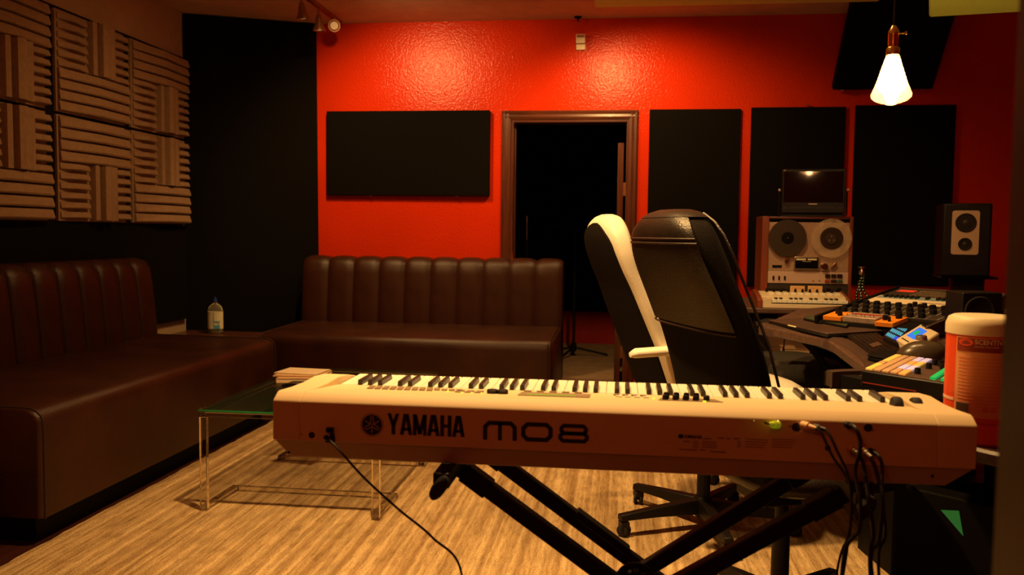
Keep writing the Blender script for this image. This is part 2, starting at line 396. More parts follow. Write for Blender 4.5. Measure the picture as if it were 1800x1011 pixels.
def frange(a, b, n): return [a + (b-a)*i/(n-1) for i in range(n)]
def bez(pts, n=10):
    """Catmull-Rom through points"""
    P = [Vector(p) for p in pts]; P = [P[0]*2-P[1]] + P + [P[-1]*2-P[-2]]; out = []
    for i in range(1, len(P)-2):
        for k in range(n):
            t = k/n; a, b, c, d = P[i-1], P[i], P[i+1], P[i+2]
            out.append(0.5*((2*b)+(c-a)*t+(2*a-5*b+4*c-d)*t*t+(3*b-3*c+d-a)*t**3))
    out.append(P[-2]); return out

# ------------------------------------------------------------------ the room
BW = 6.5; H = 2.81; LW = -3.25; RW = 3.25; RY = -2.2
DX0, DX1, DZ = -0.835, 0.062, 2.066
f = struct('floor', MB().box(LW-0.2, RW+0.2, RY-0.2, BW+0.2, -0.14, -0.02), m_darkwood)
bw_ = 0.128; nb = int((RW-LW)/bw_)+1
plank = [shared('board', MB().box(0.001, bw_-0.002, 0, 2.9, 0, 0.02), m_floor, bevel=0.0012) for _ in range(1)][0]
for i in range(nb):
    off = -R_.random()*2.2
    for k in range(4):
        y = RY + off + k*2.905
        if y > BW or y+2.9 < 0.6: continue
        if y+2.9 > BW: y = BW-2.9 if k == 3 or y+2.9 > BW else y
        if y < RY: continue
        child_at('floor_board', plank, f, (LW + i*bw_, y, -0.02 - R_.random()*0.0006))
        if y+2.9 >= BW: break
struct('ceiling', MB().box(LW-0.2, RW+0.2, RY-0.2, BW+0.2, H, H+0.12), m_ceil)
mb = MB(); mb.box(LW-0.12, DX0, BW, BW+0.14, 0, H); mb.box(DX1, RW+0.12, BW, BW+0.14, 0, H); mb.box(DX0, DX1, BW, BW+0.14, DZ, H)
struct('wall_back', mb, m_red)
struct('wall_left', MB().box(LW-0.12, LW, RY, BW, 0, H), m_beige)
struct('wall_right', MB().box(RW, RW+0.12, RY, BW, 0, H), m_red)
struct('wall_rear', MB().box(LW, RW, RY-0.12, RY, 0, H), m_red)
# the dark booth beyond the doorway
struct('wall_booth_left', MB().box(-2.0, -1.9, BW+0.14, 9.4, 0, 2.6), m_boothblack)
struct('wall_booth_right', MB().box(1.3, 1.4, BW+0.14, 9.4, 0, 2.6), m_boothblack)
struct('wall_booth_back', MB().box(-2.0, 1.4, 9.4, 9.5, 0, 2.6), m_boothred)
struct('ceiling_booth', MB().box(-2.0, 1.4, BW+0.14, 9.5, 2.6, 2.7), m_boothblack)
struct('floor_booth', MB().box(-2.0, 1.4, BW, 9.5, -0.1, 0.0), m_boothcarpet)
single('booth_acoustic_panel', MB().box(-1.85, 1.25, 9.30, 9.36, 0.36, 2.5), m_black_fab,
       'big black fabric panel on the far wall of the dark booth seen through the doorway', 'acoustic panel', bevel=0.01)
# door_1: jamb, casing, the edge of the open leaf
d1 = bpy.data.objects.new('door_1', None); COL.objects.link(d1); d1['kind'] = 'structure'; d1.location = (DX0, BW, 0)
I4 = Matrix.Identity(4)
def dpart(name, mb, m, bevel=0.0, **k): return part(name, mb, m, d1, world=True, bevel=bevel, **k)
def casing(x0, x1, z0, z1, vert, m, nm):
    mb = MB()
    if vert:
        prof = [(0, 0), (0, -0.016), (0.012, -0.022), (0.03, -0.014), (0.048, -0.018), (0.066, -0.010), (0.066, 0)]
        fl = 1 if x0 < -0.4 else -1
        base = x0 if fl == 1 else x1
        mb.ring_loft([[(base+fl*a, BW+b, z) for a, b in prof] for z in (z0, z1)])
    else:
        prof = [(0, 0), (0, -0.016), (-0.012, -0.022), (-0.03, -0.014), (-0.048, -0.018), (-0.066, -0.010), (-0.066, 0)]
        mb.ring_loft([[(x, BW+b, z1+a) for a, b in prof] for x in (x0, x1)])
    dpart(nm, mb, m)
casing(DX0-0.066, DX0, 0, DZ+0.066, True, m_doorwood, 'casing')
casing(DX1, DX1+0.062, 0, DZ+0.066, True, m_doorwood, 'casing')
casing(DX0-0.066, DX1+0.062, DZ, DZ+0.066, False, m_doorwood2, 'head_casing')
dpart('jamb', MB().box(DX0, DX0+0.022, BW-0.004, BW+0.15, 0, DZ), m_doorwood, 0.002)
dpart('jamb', MB().box(DX1-0.022, DX1, BW-0.004, BW+0.15, 0, DZ), m_doorwood, 0.002)
dpart('head_jamb', MB().box(DX0+0.022, DX1-0.022, BW-0.004, BW+0.15, DZ-0.022, DZ), m_doorwood2, 0.002)
dpart('door_stop', MB().box(DX0+0.022, DX0+0.034, BW+0.06, BW+0.10, 0, DZ-0.022), m_doorwood, 0.002)
lf = dpart('door_leaf', MB().box(DX1-0.085, DX1-0.04, BW+0.16, BW+0.95, 0.01, DZ-0.16), m_doorwood, 0.002)
dpart('hinge', MB().box(DX1-0.04, DX1-0.022, BW+0.10, BW+0.175, 1.50, 1.60), m_bronze)
dpart('hinge', MB().box(DX1-0.04, DX1-0.022, BW+0.10, BW+0.175, 0.25, 0.35), m_bronze)
part('latch_plate', MB().box(DX1-0.08, DX1-0.045, BW+0.157, BW+0.160, 1.42, 1.54), m_bronze, lf, world=False) if False else None
dpart('strike_plate', MB().box(DX0+0.018, DX0+0.026, BW-0.008, BW+0.03, 0.98, 1.06), m_brass)
# baseboards in the booth mouth and behind
struct('baseboard_back', MB().box(DX1+0.066, RW, BW-0.014, BW, 0, 0.09), m_darkwood, bevel=0.003)
struct('baseboard_left', MB().box(LW, LW+0.014, RY, BW-0.5, 0, 0.09), m_darkwood, bevel=0.003)
# near dark door edge on the right of the picture
d2 = bpy.data.objects.new('door_2', None); COL.objects.link(d2); d2['kind'] = 'structure'; d2.location = (0.3145, 0.70, 0)
part('door_leaf', MB().box(0, 0.042, -0.74, 0.045, 0.01, 2.05), m_darkwood, d2, bevel=0.003)

# ------------------------------------------------------------------ rug
mb = MB(); nx, ny = 66, 84; x0, x1, y0, y1 = -2.16, 1.06, 1.3, 5.22
for j in range(ny+1):
    for i in range(nx+1):
        ex = 0 if 0 < i < nx else R_.uniform(-0.006, 0.006); ey = 0 if 0 < j < ny else R_.uniform(-0.008, 0.008)
        e = min(i, nx-i, j, ny-j)
        mb.v.append((x0+(x1-x0)*i/nx+ex, y0+(y1-y0)*j/ny+ey, 0.001 if e == 0 else 0.012 + R_.uniform(-0.0012, 0.0012)))
for j in range(ny):
    for i in range(nx):
        a = j*(nx+1)+i; mb.f.append((a, a+1, a+nx+2, a+nx+1))
rug = single('striped_rug', mb, m_rug, 'large tan and brown streaked area rug covering the dark floor', 'rug', sm=True, ang=80)

# ------------------------------------------------------------------ wall panels
def panel(name, c, w_, h_, t, label, rz=0.0, group=None, tilt=None):
    o = thing(name, label, 'acoustic panel', (c[0], c[1], c[2]), rz, group)
    part('fabric_cover', MB().box(-w_/2, w_/2, -t, -0.006, 0, h_), m_black_fab, o, bevel=0.006)
    part('back_frame', MB().box(-w_/2+0.02, w_/2-0.02, -0.007, 0, 0.02, h_-0.02), m_darkwood, o)
    return o
def panel_px(name, xa, xb, ya, yb, label, t=0.020):
    A = hy(xa, ya, BW-t); B = hy(xb, ya, BW-t); B.z = hy((xa+xb)/2-4, yb, BW-t).z
    return panel(name, ((A.x+B.x)/2, BW, B.z), B.x-A.x, A.z-B.z, t, label)
o = panel_px('wide_wall_panel', 573.5, 861, 195.5, 344, 'wide horizontal black fabric acoustic panel on the red wall left of the doorway', t=0.05)
for q_ in (0.28, 0.80):
    part('mounting_clip', MB().box(-0.65+1.3*q_-0.01, -0.65+1.3*q_+0.01, -0.045, -0.02, -0.006, 0.0), m_chrome, o)
panel_px('tall_wall_panel', 1142, 1303, 192.2, 508, 'tall black fabric wall panel right beside the doorway, behind the chairs')
o = panel_px('tall_wall_panel', 1321, 1488, 188.7, 506, 'tall black fabric wall panel behind the tape deck and small monitor')
part('mounting_clip', MB().box(0.05, 0.07, -0.03, -0.01, 1.328, 1.334), m_chrome, o)
panel_px('tall_wall_panel', 1504, 1682, 185, 503, 'widest tall black fabric wall panel, under the hanging bulb')
# tilted bass trap up in the corner of wall and ceiling
bt = thing('ceiling_corner_trap', 'black fabric trap tilted between the red wall and the ceiling behind the bulb', 'acoustic panel', (1.835, 6.44, 2.255))
mb = MB().prism([(-0.335, 0, 0), (0.345, 0, 0), (0.345, -0.47, 0.545), (-0.335, -0.47, 0.545)], (0, 0.045, 0.035))
part('fabric_cover', mb, m_black_fab, bt, bevel=0.006)
for q_ in (-0.27, 0.27): part('mounting_clip', MB().box(q_-0.012, q_+0.012, -0.006, 0.05, -0.008, 0.002), m_chrome, bt)
# tall black panel standing across the left corner
cA = Vector((-3.245, 6.08, 0)); cB = Vector((-2.335, 6.47, 0))
dr = (cB-cA).normalized(); nrm = Vector((dr.y, -dr.x, 0))
mb = MB(); p1, p2 = cA+nrm*0.0, cB
mb.prism([p1+Vector((0,0,0.02)), p2+Vector((0,0,0.02)), p2+Vector((-0.02,0,H-0.005)), p1+Vector((0,0,H-0.005))], -nrm*0.05)
single('corner_bass_trap', mb, m_black_fab, 'full height black fabric panel across the corner between the two sofas', 'acoustic panel', bevel=0.006)
# low black cover on the left wall above the sofa
single('low_wall_cover', MB().box(LW+0.002, LW+0.035, 1.2, 6.05, 0.535, 1.235), m_black_fab,
       'long low black fabric cover on the left wall between sofa back and foam tiles', 'acoustic panel', bevel=0.005)

# ------------------------------------------------------------------ foam tiles on the left wall
YT = lambda x, z=1.85: None
bb = single('foam_backing_board', MB().box(LW+0.002, LW+0.022, 3.05, 6.055, 1.238, 2.475), m_black,
            'black backing board showing as thin lines around the foam tiles on the left wall', 'board')
def ridge(horizontal, a0, a1, b0, b1, d0, dm, d1, base):
    """ridge on the wall plane; horizontal: runs along s from a0..a1, b0..b1 vertical extent. coords (s,z,depth)->local(depth,s,z)"""
    mb = MB(); k = (b1-b0)*0.22
    st = [(a0, d0), ((a0+a1)/2, dm), (a1, d1)]; rings = []
    for a, d in st:
        sec = ([(b0, base), (b0+k*0.15, base+d*0.9), (b0+k*0.8, base+d), (b1-k*0.5, base+d*0.72), (b1, base)] if horizontal else
               [(b0, base), (b0+k*0.3, base+d*0.9), ((b0+b1)/2, base+d), (b1-k*0.3, base+d*0.9), (b1, base)])
        rings.append([((dd), a, b) if horizontal else ((dd), b, a) for b, dd in sec])
    mb.ring_loft(rings); return mb
def foam_tile(y0, y1, z0, z1, long_top, label):
    W_, H_ = y1-y0, z1-z0
    o = thing('foam_tile', label, 'foam tile', (LW+0.022, y0, z0), 0, 'ribbed foam tiles on the left wall')
    part('foam_base', MB().box(0, 0.022, 0.020, W_-0.022, 0, H_), m_foam, o, bevel=0.004)
    def V(f0, f1):   # fraction of height from long side
        return (H_*(1-f1), H_*(1-f0)) if long_top else (H_*f0, H_*f1)
    for i in range(4):
        b0, b1 = V(0.012+i*0.107, 0.113+i*0.107)
        part('long_rib', ridge(True, 0.03, W_-0.022, b0, b1, 0.022, 0.070, 0.050, 0.02), m_foam, o)
    for i in range(6):
        b0, b1 = V(0.445+i*0.092, 0.510+i*0.092)
        part('short_rib', ridge(True, 0.045*W_, 0.40*W_, b0, b1, 0.012, 0.05, 0.03, 0.02), m_foam, o)
        part('short_rib', ridge(True, 0.76*W_, 0.965*W_, b0, b1, 0.030, 0.045, 0.045, 0.02), m_foam, o)
    for a, b_, dd in ((0.43, 0.50, 0.05), (0.515, 0.635, 0.078), (0.65, 0.735, 0.062)):
        v0, v1 = V(0.44, 0.985)
        part('upright_rib', ridge(False, v0, v1, a*W_, b_*W_, dd, dd, dd, 0.02), m_foam, o)
    return o
XT = LW+0.06
ys = [3.06, hx(91, 200, XT).y-0.01, hx(100, 200, XT).y, hx(226, 200, XT).y, hx(232, 200, XT).y, 6.04]
z_mid = 1.862
for ci, (ya, yb) in enumerate(((ys[0]+0.76, ys[1]), (ys[2], ys[3]), (ys[4], ys[5]))):
    col = ['column nearest the camera', 'middle column', 'column nearest the corner panel'][ci]
    foam_tile(ya, yb, z_mid+0.012, 2.455, ci != 1, 'brown ribbed foam tile, upper row, ' + col)
    foam_tile(ya, yb, 1.245, z_mid-0.005, ci == 1, 'brown ribbed foam tile, lower row, ' + col)

# ------------------------------------------------------------------ ceiling things
def cloud(name, poly, z, t, label):
    o = thing(name, label, 'ceiling panel', (poly[0][0], poly[0][1], z))
    loc = [(p[0]-poly[0][0], p[1]-poly[0][1], 0) for p in poly]
    part('fabric_face', MB().prism(loc, (0, 0, t*0.8)), m_cloud, o, bevel=0.004)
    cx = sum(p[0] for p in loc)/4; cy = sum(p[1] for p in loc)/4
    big = [(cx+(p[0]-cx)*1.008+0.0, cy+(p[1]-cy)*1.008, t*0.15) for p in loc]
    part('edge_frame', MB().prism(big, (0, 0, t*0.85)), m_cloudedge, o)
    for p in loc:
        q_ = (cx+(p[0]-cx)*0.8, cy+(p[1]-cy)*0.8)
        part('hanger_rod', MB().tube([(q_[0], q_[1], t), (q_[0], q_[1], H-z)], 0.003), m_black, o)
    return o
A = hz(1047, 13.5, 2.70); B_ = hz(1546, 0, 2.70)
cloud('ceiling_cloud', [(A.x, A.y), (B_.x, A.y-0.0), (B_.x, A.y-1.2), (A.x, A.y-1.2)], 2.70, 0.05, 'wide yellow ceiling cloud panel flat overhead above the doorway side')
A = hz(1635, 30, 2.32); dx = Vector((math.cos(rad(-10)), math.sin(rad(-10)), 0)); dy = Vector((math.sin(rad(19)), math.cos(rad(19)), 0))
c4 = [A, A+dx*1.2, A+dx*1.2-dy*1.1, A-dy*1.1]
cloud('ceiling_cloud', [(p.x, p.y) for p in c4], 2.32, 0.05, 'bright yellow ceiling cloud hanging lower at the top right beside the bulb cord')

tl = thing('track_light', 'bronze ceiling track with three small spotlight heads above the corner panel', 'track light', (-2.15, 5.4, H))
part('track', MB().box(-0.018, 0.018, -1.9, 1.03, -0.022, 0), m_bronze, tl, bevel=0.002)
def spot(yy, aim, drop, xo=0.0):
    mb = MB().tube([(xo, yy, -0.02), (xo, yy, -0.02-drop)], 0.006)
    h = part('spotlight_head', MB().lathe([(0.001, 0.0), (0.014, 0.0), (0.022, -0.03), (0.030, -0.075), (0.042, -0.10), (0.044, -0.112), (0.038, -0.112), (0.030, -0.10), (0.001, -0.10)], n=18), m_bronze, tl, sm=True)
    a = Vector(aim).normalized(); q = Vector((0, 0, -1)).rotation_difference(a)
    h.rotation_euler = q.to_euler(); h.location = (xo, yy, -0.02-drop)
    part('stem', mb, m_bronze, tl)
    l = MB().lathe([(0.001, -0.104), (0.028, -0.104), (0.028, -0.107), (0.001, -0.108)], n=16)
    me = l.mesh('bulb_face'); me.materials.append(mat('dim_lamp_glass', (0.6, 0.45, 0.3), 0.25, emit=(1, 0.55, 0.2), estr=0.25))
    lo = bpy.data.objects.new('bulb_face', me); COL.objects.link(lo); lo.parent = h
spot(0.22, (0.05, 0.15, -1), 0.05); spot(0.55, (0.0, 0.10, -1), 0.05); spot(0.83, (0.32, -0.95, -0.25), 0.06, 0.02)

eb = thing('wall_box', 'small cream two-part electrical box high on the red wall above the doorway', 'wall box', (-0.313, BW, 2.575))
part('box_cover', MB().box(-0.034, 0.034, -0.05, 0, 0.045, 0.112), m_box, eb, bevel=0.004)
part('lower_plate', MB().box(-0.033, 0.035, -0.035, 0, 0.0, 0.040), m_box, eb, bevel=0.003)
part('glass_lens', MB().box(-0.028, 0.028, -0.054, -0.049, 0.085, 0.105), m_chrome, eb)
sp = thing('ceiling_sprinkler', 'tiny dark sprinkler head where ceiling meets red wall above the wall box', 'sprinkler', (-0.335, BW-0.06, H))
part('escutcheon', MB().lathe([(0.001, 0), (0.03, 0), (0.026, -0.008), (0.001, -0.008)], n=16), m_black, sp)
part('nozzle', MB().lathe([(0.008, -0.008), (0.006, -0.03), (0.001, -0.03)], n=10), m_black, sp)
part('deflector', MB().lathe([(0.001, -0.032), (0.02, -0.034), (0.001, -0.036)], n=12), m_bronze, sp)

# pendant bulb
PB = Vector((hy(1568, 130, 3.0).x, 3.0, 0))
zb = hy(1567, 186, 3.0).z; zt = hy(1571, 95, 3.0).z
pb = thing('pendant_bulb', 'large glowing cone-shaped filament bulb hanging on a black cord in brass socket', 'pendant lamp', (PB.x, PB.y, zb))
hgt = zt-zb; Rb = 0.064
m_bulbglass = mat('bulb_glass', (1.0, 0.72, 0.40), 0.06, var=0.0, alpha=0.22, emit=(1.0, 0.42, 0.10), estr=0.9)
gp = [(0.018, hgt), (0.022, hgt*0.95), (0.034, hgt*0.72), (0.050, hgt*0.42), (Rb, hgt*0.22), (Rb*0.97, hgt*0.16), (Rb*0.8, hgt*0.10), (0.033, hgt*0.055), (0.019, hgt*0.04), (0.017, 0.004), (0.001, 0.0)]
part('glass_bulb', MB().lathe(gp, n=32), m_bulbglass, pb, sm=True)
m_fil = mat('glowing_filament', (1, 0.9, 0.7), 0.5, emit=(1.0, 0.55, 0.22), estr=95.0)
part('filament_tube', MB().lathe([(0.001, hgt*0.02), (0.014, hgt*0.04), (0.019, hgt*0.14), (0.026, hgt*0.23), (0.038, hgt*0.31), (0.0465, hgt*0.41), (0.043, hgt*0.50), (0.033, hgt*0.70), (0.020, hgt*0.94), (0.001, hgt*0.96)], n=16), m_fil, pb, sm=True)
part('collar', MB().lathe([(0.001, hgt-0.004), (0.021, hgt-0.004), (0.022, hgt+0.016), (0.018, hgt+0.022), (0.001, hgt+0.022)], n=20), m_brass, pb, sm=True)
s_ = part('socket', MB().lathe([(0.001, hgt+0.022), (0.015, hgt+0.022), (0.0165, hgt+0.035), (0.0165, hgt+0.058), (0.017, hgt+0.060), (0.0165, hgt+0.075), (0.010, hgt+0.086), (0.007, hgt+0.092), (0.001, hgt+0.092)], n=20), m_brass, pb, sm=True)
part('switch_key', MB().tube([(0.014, -0.003, hgt+0.066), (0.036, -0.006, hgt+0.066)], 0.0022).lathe([(0.001, -0.004), (0.006, -0.002), (0.006, 0.002), (0.001, 0.004)], c=(0.037, -0.006, hgt+0.066), n=10, axis='X'), m_brass, s_)
part('cord', MB().tube([(0, 0, hgt+0.09), (0.001, 0, 2.2-zb), (0.004, 0, H-zb)], 0.003), m_cable, pb)
False and lamp('pendant_bulb_light', 'POINT', (PB.x, PB.y, zb+hgt*0.45), 34, color=(1, 0.52, 0.18), radius=0.06)

# ------------------------------------------------------------------ sofas: origin at back-left floor corner, seat faces local -Y, length along local +X
def rounded_profile(pts, r, n=4):
    out = []
    m = len(pts)
    for i in range(m):
        p, a, b = Vector(pts[i][:2]), Vector(pts[i-1][:2]), Vector(pts[(i+1) % m][:2]); rr = pts[i][2] if len(pts[i]) > 2 else r
        if rr == 0: out.append(tuple(p)); continue
        u, v = (a-p).normalized(), (b-p).normalized(); rr = min(rr, (a-p).length*0.49, (b-p).length*0.49)
        for k in range(n+1):
            t = k/n; q = (p+u*rr)*(1-t)**2 + p*2*t*(1-t) + (p+v*rr)*t*t; out.append(tuple(q))
    return out
def sofa(label, loc, rz, L, depth, nch, lean=0.06):
    o = thing('banquette_sofa', label, 'sofa', loc, rz, None)
    F = -depth
    prof = rounded_profile([(F, 0.105, 0.012), (F, 0.525, 0.07), (-0.10, 0.535, 0.03), (-0.10, 0.105, 0.012)], 0.02, 5)
    e = 0.02
    seat = MB(); rings = []
    cy = sum(p[0] for p in prof)/len(prof); cz = sum(p[1] for p in prof)/len(prof)
    for x, k in ((0, 0.965), (0.006, 0.985), (0.022, 1.0), (L-0.05, 1.0), (L-0.015, 0.985), (L, 0.95)):
        rings.append([(x, cy+(a-cy)*k, cz+(b-cz)*k) for a, b in prof])
    seat.ring_loft(rings)
    so = part('seat', seat, m_leather, o, sm=True, ang=55)
    for x in (0.02, L-0.02):
        pts = [(x, a-0.002 if a < -0.3 else a, b+0.003) for a, b in prof[6:22]]
        part('piping', MB().tube([(x, p[0], p[1]) for p in prof[2:14]], 0.0045, 6), m_seam, so, sm=True)
    part('plinth', MB().box(0.06, L-0.06, F+0.07, -0.06, 0.0, 0.105), m_black, o, bevel=0.004)
    # backrest shell
    bp = rounded_profile([(-0.27, 0.40, 0), (-0.222, 0.995, 0.05), (-0.02, 0.995, 0.04), (-0.02, 0.10, 0)], 0.03, 5)
    shell = MB(); rings = []
    cy = -0.12; cz = 0.56
    for x, k in ((0.0, 0.96), (0.02, 1.0), (L-0.02, 1.0), (L, 0.96)):
        rings.append([(x, cy+(a-cy)*k, cz+(b-cz)*k) for a, b in bp])
    shell.ring_loft(rings)
    part('backrest', shell, m_leather, o, sm=True, ang=50)
    cw = L/nch
    ch = MB(); rings = []
    n = 10
    path = [(-0.275, 0.50), (-0.268, 0.60), (-0.255, 0.75), (-0.240, 0.89), (-0.228, 0.955), (-0.205, 0.992), (-0.15, 1.003), (-0.07, 0.998), (-0.03, 0.98)]
    for k, (a, b) in enumerate(path):
        ring = []
        # outward direction at this station
        j0, j1 = max(0, k-1), min(len(path)-1, k+1)
        t = Vector((path[j1][0]-path[j0][0], path[j1][1]-path[j0][1])).normalized(); nn = Vector((-t.y, t.x))
        for i in range(n+1):
            u = i/n; bulge = 0.020*(1-abs(2*u-1)**3.6)
            ring.append((u*cw, a+nn.x*bulge, b+nn.y*bulge))
        for i in (n, 0):
            ring.append((i/n*cw, a-nn.x*0.03, b-nn.y*0.03))
        rings.append(ring)
    ch.ring_loft(rings)
    me = shared('channel', ch, m_leather); smooth(me, 60)
    for i in range(nch): child_at('channel', me, o, (i*cw, 0, 0))
    return o
# back sofa against the red wall: faces the camera
sofa('brown leather channel-back sofa against the red wall, facing the camera', (-2.36, 6.42, 0), 0.0, 1.955, 1.08, 10)
# left sofa along the foam wall: local -Y -> world +X
sofa('brown leather channel-back sofa along the left wall below the foam tiles', (-3.20, 2.90, 0), PI/2, 2.22, 1.07, 12)

# corner table and hand sanitizer bottle
ct = thing('corner_table', 'low red-brown wooden corner table between the two sofas', 'table', (-2.83, 5.62, 0))
part('table_top', MB().box(-0.38, 0.42, -0.44, 0.42, 0.415, 0.45), m_tabletop, ct, bevel=0.004)
for sx in (-0.34, 0.38):
    for sy in (-0.40, 0.38): part('leg', MB().box(sx-0.025, sx+0.025, sy-0.025, sy+0.025, 0, 0.415), m_tabletop, ct)
bp_ = hz(379, 586, 0.45)
bo = thing('gel_bottle', 'clear plastic bottle of pale gel with small blue cap on the corner table', 'bottle', (bp_.x, bp_.y, 0.45), 0.15)
def ell(mb, prof, ex, n=24):
    rings = [[(r*ex*math.cos(2*PI*i/n), r*0.62*math.sin(2*PI*i/n), h) for i in range(n)] for r, h in prof]; return mb.ring_loft(rings)
part('body', ell(MB(), [(0.042, 0), (0.050, 0.008), (0.051, 0.10), (0.051, 0.165), (0.044, 0.195), (0.026, 0.212), (0.013, 0.222), (0.013, 0.232)], 1.08), m_bottle, bo, sm=True)
part('gel', ell(MB(), [(0.040, 0.004), (0.046, 0.012), (0.047, 0.10), (0.047, 0.15)], 1.06), m_liquid, bo, sm=True)
part('cap', MB().lathe([(0.001, 0.232), (0.014, 0.232), (0.014, 0.246), (0.008, 0.250), (0.007, 0.266), (0.001, 0.268)], n=16), m_bluecap, bo, sm=True)
lb = part('label_sticker', ell(MB(), [(0.0520, 0.035), (0.0522, 0.16)], 1.08), m_labelwhite, bo, sm=True)
part('label_print', MB().box(-0.002, 0.045, -0.0345, -0.0325, 0.085, 0.092).box(-0.004, -0.001, -0.0345, -0.033, 0.035, 0.155).box(0.003, 0.042, -0.0345, -0.032, 0.036, 0.064), m_labelcyan, lb)

# ------------------------------------------------------------------ coffee table
ctb = thing('coffee_table', 'clear acrylic coffee table with green-edged glass top on the rug', 'table', (-1.36, 3.93, 0.012))
X0, X1, Y0, Y1 = -0.385, 0.40, -0.57, 0.57
zt_ = 0.438
part('glass_top', MB().box(X0, X1, Y0, Y1, zt_-0.012, zt_), m_glass, ctb, bevel=0.002)
part('green_edge', MB().box(X0, X1, Y0-0.001, Y0, zt_-0.009, zt_-0.002), mat('green_glass_edge', (0.03, 0.30, 0.10), 0.15, var=0.1), ctb)
def acr(name, a, b, w1, w2, up=(0,0,1)): part(name, MB().bar(a, b, w1, w2, up), m_acrylic, ctb, bevel=0.002)
for fy, s in ((Y0+0.012, 1), (Y1-0.012, -1)):
    acr('leg', (X0+0.018, fy, 0), (X0+0.018, fy, zt_-0.034), 0.032, 0.022, (0, 1, 0))
    acr('leg', (X1-0.018, fy, 0), (X1-0.018, fy, zt_-0.034), 0.032, 0.022, (0, 1, 0))
    acr('top_rail', (X0, fy, zt_-0.023), (X1, fy, zt_-0.023), 0.022, 0.020)
    for x in (X0+0.018, X1-0.018): acr('floor_runner', (x, fy+0.011*s, 0.011), (x, fy+0.30*s, 0.011), 0.032, 0.022)
    acr('floor_rail', (X0+0.034, fy+0.29*s, 0.011), (X1-0.034, fy+0.29*s, 0.011), 0.022, 0.022)
for x in (X0+0.01, X1-0.01): acr('side_rail', (x, Y0+0.03, zt_-0.023), (x, Y1-0.03, zt_-0.023), 0.018, 0.020)
for x in (X0+0.008, X1-0.03):
    part('corner_block', MB().box(x, x+0.022, Y0-0.008, Y0+0.022, zt_-0.022, zt_+0.006), m_acrylic, ctb, bevel=0.002)
ZT = 0.012+zt_
def booklet(name, c, w_, d_, h_, rz, label, cover, cat='book', pages=True, z=ZT):
    o = thing(name, label, cat, (c[0], c[1], z), rz)
    part('front_cover', MB().box(-w_/2, w_/2, -d_/2, d_/2, h_-0.002, h_), cover, o, bevel=0.0006)
    part('back_cover', MB().box(-w_/2, w_/2, -d_/2, d_/2, 0, 0.002), cover, o)
    if pages: part('page_block', MB().box(-w_/2+0.003, w_/2-0.003, -d_/2+0.003, d_/2-0.003, 0.002, h_-0.002), m_paper, o)
    part('spine', MB().box(-w_/2-0.001, -w_/2+0.003, -d_/2, d_/2, 0, h_), cover, o)
    return o
booklet('notebook', (-1.57, 4.13), 0.25, 0.19, 0.022, rad(12), 'thick tan notebook at the bottom of the stack on the coffee table', m_kraft)
booklet('magazine', (-1.59, 4.16), 0.25, 0.19, 0.007, rad(4), 'thin tan magazine on the thick notebook on the coffee table', m_kraft, 'magazine', z=ZT+0.0225)
booklet('magazine', (-1.60, 4.18), 0.23, 0.17, 0.006, rad(-6), 'topmost thin magazine fanned over the stack on the coffee table', m_paper, 'magazine', z=ZT+0.030)
ph = thing('black_tablet', 'flat black tablet lying on the glass beside the notebook stack', 'tablet', (-1.50, 3.97, ZT), rad(-8))
part('body', MB().box(-0.10, 0.10, -0.065, 0.065, 0, 0.010), m_blackpl, ph, bevel=0.003)
part('screen', MB().box(-0.09, 0.09, -0.057, 0.057, 0.0100, 0.0106), m_screen, ph)

